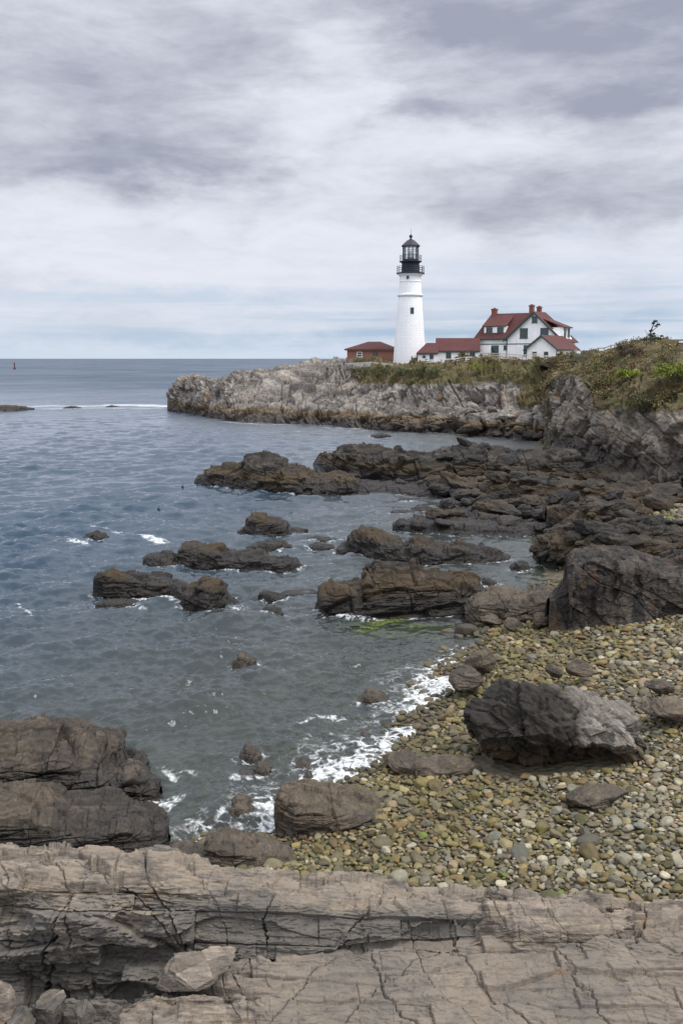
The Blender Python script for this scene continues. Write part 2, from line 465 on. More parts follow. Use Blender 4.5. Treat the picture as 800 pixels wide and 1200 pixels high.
M_brown = rock_mat('brown_slab_rock', (.080, .062, .043), (.052, .042, .032), (.105, .080, .052), SEA_FR, lay=6, tide=(-.05, .3), rough=.6, bump=.5, scale=1.3)
M_ledge = rock_mat('ledge_rock', (.068, .054, .040), (.040, .033, .026), (.090, .068, .044), SEA_FR, lay=5, tide=(.3, .75), tide_col=(.014, .012, .010), rough=.7, bump=.6, scale=1.2)
CLIFF_FR = frame(10, 22, -8)
M_head = rock_mat('headland_rock', (.235, .212, .184), (.145, .131, .117), (.080, .071, .065), frame(0, 24, 14), lay=1.1, tide=(1.0, 2.0), tide_col=(.020, .016, .013), ochre=(.3, 1.7), ochre_col=(.085, .055, .022), rust=.55, rust_col=(.25, .13, .05), scale=.35, bump=.8, veg=True, blk=.7, fine=.25)
M_cliff = rock_mat('cliff_rock', (.21, .183, .150), (.105, .091, .076), (.26, .222, .180), CLIFF_FR, lay=1.4, tide=(2.9, 4.1), tide_col=(.022, .018, .015), rust=.75, rust_col=(.27, .135, .05), scale=.5, bump=.8, veg=True, blk=.8, fine=.3)

def boulder_stain(t, pos, c, n3):
    x = t.sep(pos)[0]; z = t.sep(pos)[2]
    k = t.math('ADD', x, t.math('MULTIPLY', t.math('SUBTRACT', t.noise(pos, 1.1, 4, .6), .5), 2.2))
    k = t.math('ADD', k, t.math('MULTIPLY', z, .25))
    f = t.math('MULTIPLY', t.rng(k, 5.65, 6.3, 1, 0), t.rng(n3, .3, .5, .8, 1))
    st = t.noise(t.vmath('MULTIPLY', pos, (2.2, 2.2, .35)), 1.6, 4, .6)
    f = t.math('MAXIMUM', f, t.rng(t.math('SUBTRACT', t.math('MULTIPLY', st, 1.6), z), -.55, -.25))
    c2 = t.mix(f, c, t.mix(n3, (.010, .008, .007), (.036, .029, .022)))
    g = t.rng(t.math('ADD', z, t.math('MULTIPLY', st, 1.2)), 1.55, 1.85, 1, 0)
    return t.mix(t.math('MULTIPLY', g, .8), c2, t.mix(n3, (.055, .040, .024), (.15, .105, .06)))
M_big = rock_mat('big_boulder_rock', (.235, .212, .178), (.165, .147, .124), (.105, .093, .08), frame(35, 8, 62), lay=2.5, rough=.75, bump=.8, scale=1.0, extra=boulder_stain)

# ------------------------------------------------------------------ ground
SH = [(-260, 1060), (60, 1040), (215, 1004), (330, 988), (352, 962), (392, 922), (455, 886), (500, 846), (515, 802), (545, 764), (556, 742), (600, 726), (655, 700), (640, 668),
      (652, 640), (636, 628), (628, 606), (640, 590), (610, 574), (575, 560), (590, 540), (610, 526), (648, 519)]
SHW = [PZ(a, b, 0)[:2] for a, b in SH]
SHW += [(26, 123), (12, 140), (4, 185), (8, 230), (60, 300), (200, 300), (200, 2), (-2, 2), (-9, 8)]
SHW = np.array(SHW)
def shore_dist(X, Y):
    """signed distance to the waterline, positive on land"""
    P = np.stack([X.ravel(), Y.ravel()], 1).astype(f32); dm = np.full(len(P), 1e9, f32); ins = np.zeros(len(P), bool)
    n = len(SHW)
    for i in range(n):
        a = SHW[i]; b = SHW[(i + 1) % n]; ab = b - a
        t = np.clip(((P - a) @ ab) / (ab @ ab), 0, 1)
        q = P - (a + t[:, None] * ab); dm = np.minimum(dm, (q ** 2).sum(1))
        c = ((a[1] > P[:, 1]) != (b[1] > P[:, 1]))
        with np.errstate(divide='ignore', invalid='ignore'):
            xx = (b[0] - a[0]) * (P[:, 1] - a[1]) / (b[1] - a[1] + 1e-12) + a[0]
        ins ^= c & (P[:, 0] < xx)
    d = np.sqrt(dm); return np.where(ins, d, -d).reshape(X.shape)
def ground_z(X, Y, detail=True):
    X = np.asarray(X, float); Y = np.asarray(Y, float)
    d = shore_dist(X, Y)
    P = np.stack([X.ravel(), Y.ravel(), np.zeros(X.size)], 1)
    d = d + (fbm(P / 3.0, 3, .5, 2.0).reshape(X.shape) * .5 if detail else 0)
    land = 3.0 * (1 - np.exp(-np.maximum(d, 0) * .058))
    sea = -5.0 * (1 - np.exp(-np.maximum(-d, 0) * .03))
    z = np.where(d > 0, land, sea)
    if detail: z = z + fbm(P / 1.2, 3, .5, 4.0).reshape(X.shape) * .06
    return z
ys = 11 * (175 / 11) ** np.linspace(0, 1, 420); us = np.linspace(-.62, .78, 520)
GY, GU = np.meshgrid(ys, us, indexing='ij'); GX = GU * GY
GZ = ground_z(GX, GY)
V = np.stack([GX, GY, GZ], -1)
mg, t, b = material('wet_gravel')
pos = t.node('ShaderNodeNewGeometry').outputs['Position']
vor = t.node('ShaderNodeTexVoronoi', {'Vector': pos, 'Scale': 4.5, 'Randomness': 1.0})
gc = t.mix(t.sep(vor.outputs['Color'])[0], (.045, .042, .030), (.125, .110, .062))
gc = t.mix(t.rng(t.noise(pos, .25, 4), .45, .6), gc, t.mix(t.sep(vor.outputs['Color'])[1], (.05, .042, .03), (.10, .085, .05)))
t.put(b.inputs['Base Color'], gc); b.inputs['Roughness'].default_value = .75
t.put(b.inputs['Normal'], t.node('ShaderNodeBump', {'Height': vor.outputs['Distance'], 'Strength': .8, 'Distance': .12}))
ground = link('beach', mesh_np('beach', V.reshape(-1, 3), grid_faces(520, 420)[:, ::-1] if False else grid_faces(520, 420)), mg)
tag(ground, 'gravel beach sloping into the shallow water', kind='structure')

# ------------------------------------------------------------------ foreground ledge
xs = [-320, -160, 0, 70, 110, 190, 225, 270, 330, 430, 570, 700, 800, 960, 1130]
def row(pys, Ys, dx=0): return np.array([PY(x + dx, y, d) for x, y, d in zip(xs, pys, Ys)])
n_ = len(xs)
crest = row([1012, 1006, 1004, 999, 999, 1002, 1012, 1019, 1027, 1038, 1046, 1056, 1063, 1072, 1080], [11.2] * n_)
edge = row([1050, 1046, 1042, 1040, 1037, 1038, 1046, 1052, 1056, 1062, 1070, 1080, 1088, 1100, 1110], [10.35] * n_)
foot = row([1165, 1165, 1165, 1168, 1165, 1160, 1150, 1138, 1122, 1104, 1090, 1102, 1115, 1130, 1140], [9.95, 9.95, 9.95, 9.95, 9.95, 9.97, 9.97, 9.98, 10.0, 10.06, 10.15, 9.9, 9.75, 9.7, 9.7])
foot2 = row([1172, 1172, 1172, 1174, 1172, 1166, 1158, 1146, 1130, 1112, 1096, 1108, 1122, 1138, 1150], [9.6, 9.6, 9.6, 9.6, 9.62, 9.7, 9.75, 9.8, 9.85, 9.92, 10.02, 9.75, 9.6, 9.5, 9.5])
gk = np.array([0, 0, 0, .1, .2, .3, .8, 1, 1, .8, .15, 0, 0, 0, 0])[:, None]
gap = foot + gk * np.array([0, .15, -.03]) + (1 - gk) * np.array([0, -.06, -.02])
gap2 = foot + gk * np.array([0, .10, -.09]) + (1 - gk) * np.array([0, -.12, -.04])
slab = row([1235, 1235, 1235, 1235, 1235, 1232, 1225, 1215, 1208, 1200, 1200, 1200, 1205, 1210, 1215], [9.0, 9.0, 9.0, 9.0, 9.0, 9.0, 9.0, 8.95, 8.95, 8.95, 8.9, 8.8, 8.75, 8.7, 8.7])
near = row([1340] * n_, [7.9] * n_); near2 = row([1900] * n_, [4.6] * n_)
back1 = crest + np.array([0, .6, -.5]); back2 = crest + np.array([0, 1.5, -2.2]); back3 = crest + np.array([0, 3.2, -5.0])
fl = [('fbm', 1.3, .050, 3), ('facet', .70, .075, (1.7, 1.0, .5)), ('blocks', .22, 1.2, .8, .085, .008, .06), ('blocks', .085, .5, .4, .018, .005, .010), ('flake', .30, .11, 4),
      ('joint', (.90, .43, 0), .62, .010, .10, .07), ('joint', (.80, -.60, .15), 1.1, .016, .14, .09), ('joint', (.45, .89, 0), 1.7, .010, .07, .06), ('bed', .03, .010, 4), ('fbm', .035, .0035, 3)]
FCNT = [12, 22, 26, 120, 190, 20, 10, 30, 160, 60, 40]
def fore_x(nu):
    sh = 0
    for r in FROWS[1:-1]:
        x_, y_, d_ = to_px(r); sh = sh + np.abs(np.diff(x_)) + .45 * np.linalg.norm(np.diff(r, axis=0), axis=1) * F / d_[1:]
    sh = np.concatenate([[0], np.cumsum(sh)]); sh /= sh[-1]
    return np.interp(np.linspace(0, 1, nu), sh, xs)
def fore_t(nu, nv):
    # position along the profile (3 = crest, 4 = upper edge, 5 = foot of the face) and across the picture
    t_ = np.concatenate([np.linspace(i, i + 1, c, endpoint=(i == len(FCNT) - 1)) for i, c in enumerate(FCNT)])
    return np.repeat(t_, nu), np.tile(fore_x(nu), nv)
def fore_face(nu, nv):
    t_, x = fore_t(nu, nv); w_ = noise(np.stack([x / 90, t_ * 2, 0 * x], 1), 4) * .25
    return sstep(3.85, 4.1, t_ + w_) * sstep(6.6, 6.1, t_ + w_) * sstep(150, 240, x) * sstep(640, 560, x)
def fore_slab(nu, nv):
    t_, x = fore_t(nu, nv); return np.maximum(sstep(6.1, 6.6, t_) * sstep(255, 340, x), sstep(4.2, 4.6, t_) * sstep(600, 660, x)).astype(f32)
def fore_amp(nu, nv):
    t_, x = fore_t(nu, nv); return (1 - .35 * fore_face(nu, nv) - .50 * fore_slab(nu, nv)) .astype(f32) * (1 + .9 * sstep(290, 190, x) * sstep(3.9, 4.3, t_)).astype(f32)
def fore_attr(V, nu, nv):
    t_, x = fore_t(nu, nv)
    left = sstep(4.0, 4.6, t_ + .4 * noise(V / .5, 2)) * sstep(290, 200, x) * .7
    return {'face_grey': np.maximum(fore_face(nu, nv), left), 'weathered': sstep(4.3, 3.9, t_), 'bedface': fore_slab(nu, nv)}  # greyer and darker on the face and lower left, paler at the crest
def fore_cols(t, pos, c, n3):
    s_ = t.rng(t.math('ADD', t.attr('face_grey'), t.math('MULTIPLY', t.math('SUBTRACT', n3, .5), .5)), .35, .65)
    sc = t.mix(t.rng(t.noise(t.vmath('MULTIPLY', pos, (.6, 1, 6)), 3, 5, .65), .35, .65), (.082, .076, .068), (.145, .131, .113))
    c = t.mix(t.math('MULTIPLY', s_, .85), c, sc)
    pn = t.noise(pos, 1.3, 7, .68, dist=.4); pm = t.noise(pos, 5.0, 6, .7)
    pc = t.mix(t.rng(pn, .38, .62), (.152, .134, .113), (.225, .185, .143))
    pc = t.mix(t.rng(pm, .50, .70), pc, (.115, .102, .090)); pc = t.mix(t.math('MULTIPLY', t.rng(t.noise(pos, 2.4, 6, .7), .60, .70), .7), pc, (.255, .185, .115))
    c = t.mix(t.math('MULTIPLY', t.attr('bedface'), .8), c, pc)
    w_ = t.math('MULTIPLY', t.attr('weathered'), t.rng(t.noise(t.vmath('MULTIPLY', pos, (.7, 1, 3)), 2.2, 6, .7), .42, .6))
    return t.mix(t.math('MULTIPLY', w_, .7), c, (.275, .226, .171))  # paler tan patches at the crest
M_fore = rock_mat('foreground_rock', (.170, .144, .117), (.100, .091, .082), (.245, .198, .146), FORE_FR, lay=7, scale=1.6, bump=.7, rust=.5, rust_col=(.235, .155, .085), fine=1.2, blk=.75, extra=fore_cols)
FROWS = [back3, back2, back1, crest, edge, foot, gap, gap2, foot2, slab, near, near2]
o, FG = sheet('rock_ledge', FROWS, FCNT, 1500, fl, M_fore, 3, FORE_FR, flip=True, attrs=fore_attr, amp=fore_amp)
tag(o, 'wide layered grey brown rock ledge across the bottom of the photo, cracked by upright joints', 'rock ledge')

def add_boulder(name, c, size, seed, mat, sub=5, rot=(0, 0, 0), **kw):
    V, Fc, blk = boulder_np(sub, size, seed, **kw)
    o = link(name, mesh_np(name, V, Fc, {'blk': blk}), mat, None, tuple(c)); o.rotation_euler = rot
    return o
# loose stone, low slabs and broken blocks on the ledge
c = PY(228, 1140, 9.55)
o = add_boulder('loose_stone', c, (.92, .58, .48), 21, M_slab, 6, (R(8), R(-6), R(12)), round_=.05, rough=.016,
    planes=[((-.75, -.6, .1), .42), ((.1, -.5, .85), .42), ((.45, -.85, -.15), .55), ((.35, .1, .95), .5), ((-.2, -.75, -.6), .5), ((.8, -.3, -.5), .5), ((-.9, .3, .3), .6), ((0, 1, .2), .6), ((.2, .4, .9), .6)])
tag(o, 'loose angular tan stone lying in the hollow at the foot of the ledge face', 'stone')
fs = [('fbm', .5, .03, 3), ('facet', .3, .012), ('flake', .12, .03, 4), ('flake', .04, .010, 4), ('blocks', .12, .6, .5, .018, .012, .02), ('joint', (.95, .25, 0), .45, .012, .04), ('bed', .03, .010, 4), ('fbm', .07, .006, 3)]
c = PY(640, 1108, 9.85)
o = loaf('tilted_slab', [(556, 1088), (572, 1096), (600, 1113), (640, 1114), (690, 1108), (735, 1088), (752, 1078)], [(556, 1086), (566, 1058), (572, 1049), (640, 1052), (700, 1058), (735, 1066), (752, 1073)],
         .75, M_slab, 31, z0=c[2] - .02, crest=.85, steep=.12, fr=FORE_FR, layers=fs, res=1.6, sink=.3, foam=False)
tag(o, 'tilted smooth brownish slab with a dark left side, raised above the flat rock', 'rock slab')
c = PY(240, 1200, 9.0)
o = loaf('rock_block', [(132, 1226), (150, 1228), (230, 1230), (285, 1228), (300, 1222)], [(132, 1215), (142, 1180), (160, 1172), (230, 1166), (282, 1168), (300, 1185)],
         .62, M_slab, 33, z0=c[2] - .12, crest=.8, steep=.1, fr=FORE_FR, layers=fs, res=1.6, sink=.4, foam=False)
tag(o, 'pale flat topped rock block below the loose tan stone', 'rock block')
M_block = rock_mat('broken_block_rock', (.105, .092, .078), (.065, .060, .054), (.145, .120, .092), frame(20, 40, 30), lay=7, scale=1.6, bump=.6, rust=.3, rust_col=(.20, .13, .07), fine=1.2)
for k, (px, py, Y, sz, sd, rz, lab) in enumerate([
        (60, 1182, 9.25, (.36, .4, .36), 41, .5, 'dark tilted broken block wedged low between the upright joints'),
        (-2, 1185, 9.1, (.34, .4, .6), 43, .1, 'rough pale knob of rock cut off by the lower left edge'),
        (100, 1190, 9.2, (.26, .3, .3), 44, 1.0, 'small dark stone jammed beside the dark tilted block'),
        (22, 1200, 9.0, (.3, .34, .3), 45, .7, 'small square brownish block beside the rough pale knob')]):
    o = add_boulder('broken_block', PY(px, py, Y), sz, sd, M_block if k != 1 else M_slab, 5, (R(10 * k - 12), R(14 - 9 * k), rz), round_=.06, rough=.018, ncut=9, cutlo=.45, cuthi=.7)
    tag(o, lab, 'rock block', 'broken blocks on the ledge')

# ------------------------------------------------------------------ rocks along the near shore
def rock(name, lab, cat, *a, group=None, **k):
    o = loaf(name, *a, **k); tag(o, lab, cat, group); return o
rock('shore_ledge', 'upper dark brown ledge on the left running out into the water', 'rock ledge', [(-180, 975), (-60, 955), (0, 946), (60, 938), (130, 940), (165, 945), (188, 938)],
     [(-180, 880), (-60, 858), (0, 856), (30, 850), (55, 852), (62, 853), (100, 866), (110, 868), (120, 872), (128, 886), (150, 886), (170, 905), (186, 913), (188, 922)], 4.0, M_ledge, 51, z0=-.05, crest=.5, steep=.22, res=1.3)
rock('shore_ledge', 'lower dark ledge on the left with black weed hanging in its gap', 'rock ledge', [(-180, 1020), (-60, 1010), (0, 1003), (80, 1003), (150, 1000), (198, 988)],
     [(-180, 950), (-60, 935), (0, 930), (40, 932), (70, 942), (110, 942), (130, 946), (165, 955), (196, 968), (198, 980)], 3.0, M_ledge, 53, z0=.1, crest=.45, steep=.2, res=1.3)
rock('beach_rock', 'brown slab with a black weedy left end between water and cobbles', 'rock', [(322, 972), (345, 984), (380, 985), (430, 980), (480, 972), (500, 960)],
     [(322, 935), (330, 921), (360, 919), (400, 925), (440, 933), (480, 945), (500, 952)], 2.0, M_brown, 55, z0=.12, crest=.55, steep=.15, res=1.3, lump=.7)
rock('beach_rock', 'rounded brown rock just behind the middle of the near ledge', 'rock', [(236, 1020), (270, 1024), (310, 1028), (352, 1026)],
     [(236, 1000), (245, 978), (262, 974), (300, 985), (335, 996), (352, 1016)], 1.4, M_brown, 57, z0=.15, crest=.5, steep=.2, res=1.3, lump=.7)
rock('beach_rock', 'low rock at the water edge behind the left end of the near ledge', 'rock', [(186, 1006), (215, 1010), (245, 1008)], [(186, 1002), (200, 992), (222, 990), (245, 1002)], .8, M_brown, 58, z0=.05, res=1.3, lump=.7)
# stones awash in the shallows
awash = [((272, 778), (300, 776), 765, 'small tan stone alone in open water off the cobbles'), ((418, 826), (458, 824), 808, 'smooth brown stone in the wash nearest the white foam'),
         ((280, 888), (306, 886), 873, 'pointed dark stone in the shallows off the left ledge'), ((296, 905), (318, 903), 893, 'small round stone close behind the pointed dark stone'),
         ((346, 899), (372, 897), 889, 'round wet stone half awash short of the cobble edge'), ((264, 962), (304, 958), 936, 'wet brown stone in the pool left of the weedy slab'),
         ((222, 966), (262, 958), 950, 'low flat wet stone at the mouth of the pool'), ((276, 912), (298, 911), 905, 'thin sliver of rock barely breaking the shallows'),
         ((355, 912), (372, 911), 904, 'small wet stone nearest the weedy slab'), ((420, 866), (440, 865), 858, 'dark wet stone in the foam below the smooth brown stone')]
for k, (a, b_, ty, lab) in enumerate(awash):
    m = (a[0] + b_[0]) / 2; w = b_[0] - a[0]
    rock('awash_stone', lab, 'stone', [a, (m, max(a[1], b_[1]) + 1.5), b_], [(a[0], a[1] - 2), (a[0] + w * .3, ty), (a[0] + w * .65, ty + 3), (b_[0], b_[1] - 3)], w / 30 * .8, M_brown, 60 + k, z0=-.02, lump=.6, group='stones awash in the shallows', res=1.6)
# the great boulder
V, Fc, blk = boulder_np(6, (4.25, 3.2, 2.65), 12, round_=.03, rough=.026, fr=frame(35, 8, 62), extra=[('joint', (.93, -.2, .3), .85, .035, .16, .10), ('joint', (.2, .3, .93), .9, .03, .10, .12), ('facet', 1.0, .12), ('fbm', .12, .012, 4)], planes=[
    ((-.15, -.55, .85), .50), ((-.62, -.65, .25), .56), ((.1, -1, .05), .62), ((.1, -.8, -.6), .58), ((.9, -.3, .25), .66), ((.5, -.35, .75), .52), ((-.8, .1, .55), .64), ((-.45, -.2, .9), .56), ((.35, .6, .8), .55),
    ((0, 0, 1), .47), ((0, 1, 0), .7), ((1, -.1, .1), .66), ((-1, -.1, -.1), .74), ((-.35, -.9, -.35), .58)])
bb = PZ(668, 900, .95)
BIG = bb + np.array([0, 1.35, .62])
o = link('boulder', mesh_np('boulder', V, Fc, {'blk': blk}), M_big, None, tuple(BIG)); o.rotation_euler = (R(-3), R(1), R(-6))
tag(o, 'huge boulder on the cobbles, black stained left side, pale grey right side', 'boulder')
for k, (px, py, z, sz, lab) in enumerate([(782, 834, 1.3, (1.5, 1.1, .55), 'flat grey slab lying just right of the huge boulder'), (700, 938, 1.0, (1.6, 1.0, .55), 'low brown rock sunk in the cobbles in front of the huge boulder'),
        (545, 800, .5, (1.3, 1.0, .8), 'rounded brown boulder left of and behind the huge boulder'), (562, 778, .5, (1.2, .9, .8), 'round brown boulder on the cobbles at the foam edge'), (480, 902, .2, (1.5, 1.0, .6), 'brown rock at the water edge above the weedy slab'),
        (525, 905, .4, (1.8, 1.0, .6), 'broken brown rock between the pool and the huge boulder'), (680, 786, 1.1, (.9, .7, .5), 'dull brown boulder behind the huge boulder'), (772, 806, 1.4, (1.0, .8, .35), 'broad grey stone at the right behind the huge boulder'),
        (650, 788, 1.1, (.7, .55, .4), 'smaller brown stone peeping over the top of the huge boulder')]):
    p = PZ(px, py, z)
    o = add_boulder('beach_boulder', (p[0], p[1], z + sz[2] * .12), sz, 80 + k, M_brown, 5, (0, 0, .6 * k), round_=.25, rough=.02)
    tag(o, lab, 'boulder')
# ------------------------------------------------------------------ rocks standing in the sea
T, S_ = M_tide, M_shelf
sea = [
 ('low weedy reef at the far left edge, beside the line of breakers', [(-90, 483), (-20, 483), (20, 482), (40, 480)], [(-90, 476), (-20, 475), (5, 475), (25, 476), (38, 478)], 6, T, {}),
 ('tiny rock tip showing in the line of breakers', [(74, 478.5), (96, 478.5)], [(74, 478), (82, 475.5), (90, 476.5), (96, 478)], 2.5, T, {}),
 ('tiniest rock tip in the breakers towards the headland', [(124, 477), (140, 477)], [(124, 476.5), (130, 474.8), (140, 476.5)], 2.5, T, {}),
 ('lone small black rock with a white wake beside it', [(96, 631), (110, 634), (128, 632)], [(96, 630), (104, 626), (112, 623), (122, 624.5), (128, 629)], 1.4, T, {}),
 ('long low rock split into three humps, left of the middle of the bay', [(168, 661), (190, 666), (212, 664), (240, 667), (300, 671), (330, 672), (355, 666)],
   [(168, 653), (178, 647), (196, 650), (210, 653), (211, 638), (225, 636), (258, 641), (264, 648), (278, 648), (300, 649), (335, 654), (348, 657), (355, 662)], 3.4, T, {}),
 ('smooth black hump just behind the three humped rock', [(288, 645), (315, 648), (342, 644)], [(288, 641), (300, 636), (330, 634), (342, 639)], 2, T, {}),
 ('jagged ridged rock on a low dark base, left of the bay shelf', [(278, 626), (300, 629), (330, 628), (365, 627)], [(278, 622), (286, 619), (287, 607), (300, 603), (322, 608), (334, 612), (338, 621), (365, 626)], 3, T, {}),
 ('long brown rock with a stepped right end, the nearest in the open bay', [(109, 697), (130, 701), (175, 701), (203, 703), (214, 712), (245, 718), (282, 716)],
   [(109, 678), (116, 668), (128, 667), (160, 672), (190, 677), (208, 684), (222, 689), (233, 688), (236, 679), (258, 681), (261, 692), (268, 703), (282, 712)], 3.0, T, {}),
 ('flat weedy rock awash at the foot of the long brown rock', [(112, 711), (140, 713), (166, 711)], [(112, 707), (125, 703), (155, 704), (166, 708)], 1.2, T, {}),
 ('small jagged rock out from the big weed skirted rock', [(302, 702), (318, 706), (336, 703)], [(302, 697), (308, 692), (322, 696), (336, 700)], 1.2, T, {}),
 ('thin flat rock pointing at the big weed skirted rock', [(328, 697), (350, 698), (372, 695)], [(328, 696), (345, 693), (372, 693)], 1.2, T, {}),
 ('little round rock nearest the camera off the small jagged rock', [(305, 720), (318, 722), (332, 720)], [(305, 716), (312, 711), (324, 713), (332, 718)], 1.0, T, {}),
 ('big layered dark rock with a skirt of brown weed above the green shallows', [(370, 714), (382, 723), (410, 726), (450, 724), (500, 723), (540, 722), (570, 714)],
   [(370, 706), (380, 692), (396, 681), (430, 679), (431, 667), (440, 660), (462, 656), (470, 661), (498, 663), (530, 670), (556, 676), (563, 690), (570, 702)], 5.0, T, {'res': 1.3, 'crest': .5}),
 ('humped tan rock with a low dark tail, behind the big layered rock', [(394, 645), (412, 648), (440, 656), (470, 660), (520, 663), (560, 662), (598, 655)],
   [(394, 641), (408, 638), (414, 624), (424, 618), (438, 622), (455, 630), (468, 634), (474, 640), (486, 633), (520, 637), (560, 642), (598, 650)], 4.5, T, {'res': 1.2}),
 ('low dark shelf of weedy rock in the middle of the bay', [(460, 622), (480, 625), (520, 627), (580, 629), (640, 628)], [(460, 613), (470, 608), (485, 611), (490, 606), (520, 607), (560, 609), (600, 612), (640, 614)], 5, S_, {}),
 ('lone round rock at the tip of the thin ledge in the bay', [(514, 597), (526, 600), (540, 598)], [(514, 591), (520, 585), (530, 584), (540, 592)], 2, S_, {'foam': False}),
 ('thin dark ledge leading to the lone round rock', [(482, 598), (520, 600), (560, 602), (640, 608)], [(482, 596), (500, 594), (530, 594), (560, 588), (600, 586), (640, 590)], 5, S_, {}),
 ('small flat rock between the two weedy shelves', [(458, 601), (475, 603), (486, 601)], [(458, 599), (470, 598), (486, 599)], 1.5, S_, {}),
 ('small flat rock off the end of the front ledge', [(466, 588), (478, 590), (490, 588)], [(466, 586), (478, 584), (490, 586)], 1.5, S_, {}),
 ('long brown rock topped by a pale block, left of the bay shelf', [(228, 565), (245, 570), (280, 574), (310, 578), (360, 580), (420, 580)],
   [(228, 560), (236, 557), (244, 549), (262, 547), (285, 546), (288, 537), (300, 535), (332, 536), (338, 546), (352, 548), (368, 556), (385, 556), (400, 560), (420, 564)], 9, T, {'res': 1.3}),
 ('broad dark rock ridge across the back of the bay', [(368, 546), (380, 555), (420, 562), (470, 567), (540, 570), (620, 575), (700, 580)],
   [(368, 543), (376, 533), (398, 524), (408, 523), (440, 526), (480, 529), (520, 530), (532, 522), (560, 521), (600, 526), (650, 530), (700, 540)], 14, S_, {'res': 1.4, 'z0': .1}),
 ('long low front ledge below the dark ridge, washed by foam', [(330, 578), (380, 580), (420, 579), (480, 580), (540, 584), (600, 590), (680, 600)],
   [(330, 573), (370, 562), (392, 555), (410, 558), (422, 566), (470, 569), (500, 567), (560, 566), (620, 568), (680, 576)], 8, S_, {'res': 1.4}),
 ('little rock at the mouth of the narrow channel', [(434, 512), (446, 514), (458, 512)], [(434, 510), (446, 508), (458, 510)], 3, S_, {}),
 ('small black rock in the gap behind the big layered rock', [(560, 684), (572, 687), (582, 685)], [(560, 681), (570, 678), (582, 682)], 1, T, {}),
 ('small dark rock beside the channel right of the humped tan rock', [(598, 668), (608, 672), (621, 670)], [(598, 664), (606, 659), (618, 660), (621, 666)], 1.5, T, {}),
 ('two pronged low rock between the ridged rock and the shelf', [(360, 642), (378, 644), (392, 642)], [(360, 640), (372, 636), (384, 639), (392, 640)], 1.5, T, {}),
 ('flat dark rock alone left of the humped tan rock', [(358, 634), (380, 637), (396, 635)], [(358, 632), (372, 629), (396, 632)], 1.5, T, {}),
]
for k, (lab, ba, to, th, mt, kw) in enumerate(sea):
    o = loaf('sea_rock', ba, to, th, mt, 100 + k, **kw); tag(o, lab, 'rock')
# brown slab and dark wall at the head of the beach
rock('beach_slab', 'flat reddish brown slab at the right end of the big layered rock', 'rock slab', [(545, 722), (560, 728), (610, 733), (660, 733), (700, 728)], [(545, 714), (556, 700), (575, 696), (600, 697), (640, 692), (700, 690)], 3.5, M_brown, 140, z0=.15, res=1.2, foam=False)
def wall_streaks(t, pos, c, n3):
    s_ = t.noise(t.vmath('MULTIPLY', pos, (1.6, 1.6, .12)), 1.0, 5, .65)
    c = t.mix(t.rng(s_, .46, .56), c, t.mix(n3, (.010, .009, .009), (.032, .028, .026)))
    return t.mix(t.math('MULTIPLY', t.rng(t.noise(pos, .7, 4, .6), .55, .66), .7), c, (.085, .055, .034))
M_wall = rock_mat('streaked_wall_rock', (.070, .058, .048), (.045, .039, .034), (.09, .072, .054), SEA_FR, lay=3, rough=.75, bump=1.0, extra=wall_streaks, blk=.8)
rock('rock_wall', 'dark upright rock wall streaked black above the head of the cobble beach', 'rock wall', [(642, 728), (668, 733), (700, 730), (740, 724), (800, 722), (900, 720), (990, 720)],
     [(642, 700), (658, 680), (664, 655), (675, 643), (690, 640), (730, 641), (752, 644), (770, 652), (790, 653), (802, 644), (900, 650), (990, 660)], 5, M_wall, 141, z0=.9, res=1.5, foam=False, crest=.3, steep=.1, fr=frame(20, 60, 30),
     layers=[('fbm', 3, .22, 3), ('facet', 1.9, .16, (1.2, 1, 1.4)), ('facet', .7, .07, (1, 1, 1.3)), ('blocks', .8, 1.3, 1.6, .10, .012, .08), ('facet', .28, .028), ('fbm', .3, .03, 4), ('fbm', .08, .012, 3)])
for k, (ba, to, th, z, lab) in enumerate([
    ([(632, 655), (650, 663), (668, 660)], [(632, 645), (638, 631), (655, 627), (668, 640)], 2.5, .3, 'blocky dark rock standing at the edge of the inner pool'),
    ([(660, 640), (700, 648), (760, 648), (810, 645)], [(660, 633), (690, 620), (740, 622), (775, 628), (810, 632)], 4, 1.2, 'mound of dark rock behind the upright rock wall'),
    ([(700, 626), (740, 632), (800, 632), (860, 630)], [(700, 622), (728, 612), (760, 608), (800, 614), (860, 618)], 4, 1.6, 'grey backed ledge beyond the mound at the right edge'),
    ([(640, 602), (690, 612), (740, 606), (760, 600)], [(640, 594), (660, 586), (700, 584), (740, 590), (760, 596)], 6, 1.2, 'smooth grey rock swelling in the middle of the rubble'),
    ([(560, 575), (620, 584), (700, 588), (760, 584)], [(560, 568), (600, 560), (660, 562), (720, 566), (760, 574)], 6, .8, 'long dark rock lying across the rubble below the cliff'),
    ([(630, 545), (690, 560), (760, 564), (860, 566)], [(630, 532), (660, 540), (700, 548), (760, 550), (860, 556)], 9, 1.2, 'dark sloping bench along the foot of the near cliff')]):
    rock('rubble_ledge', lab, 'rock ledge', ba, to, th, S_ if k != 0 else T, 150 + k, z0=z, res=1.3, foam=(k == 0))

for k, (px, py, z, sz, lab) in enumerate([(648, 722, .75, (1.5, 1.2, 1.0), 'squat dark boulder in the corner where the brown slab meets the upright wall'), (636, 730, .6, (1.0, .8, .6), 'brown stone at the foot of the flat reddish slab'), (600, 735, .4, (1.1, .7, .45), 'low wet stone between the brown slab and the cobbles'),
        (574, 728, .25, (1.0, .7, .4), 'flat wet stone at the seaward end of the brown slab')]):
    p = PZ(px, py, z); o = add_boulder('wedged_boulder', (p[0], p[1], z + sz[2] * .15), sz, 180 + k, M_ledge if k == 0 else M_brown, 5, (0, 0, .7 * k), round_=.12, rough=.025); tag(o, lab, 'boulder')
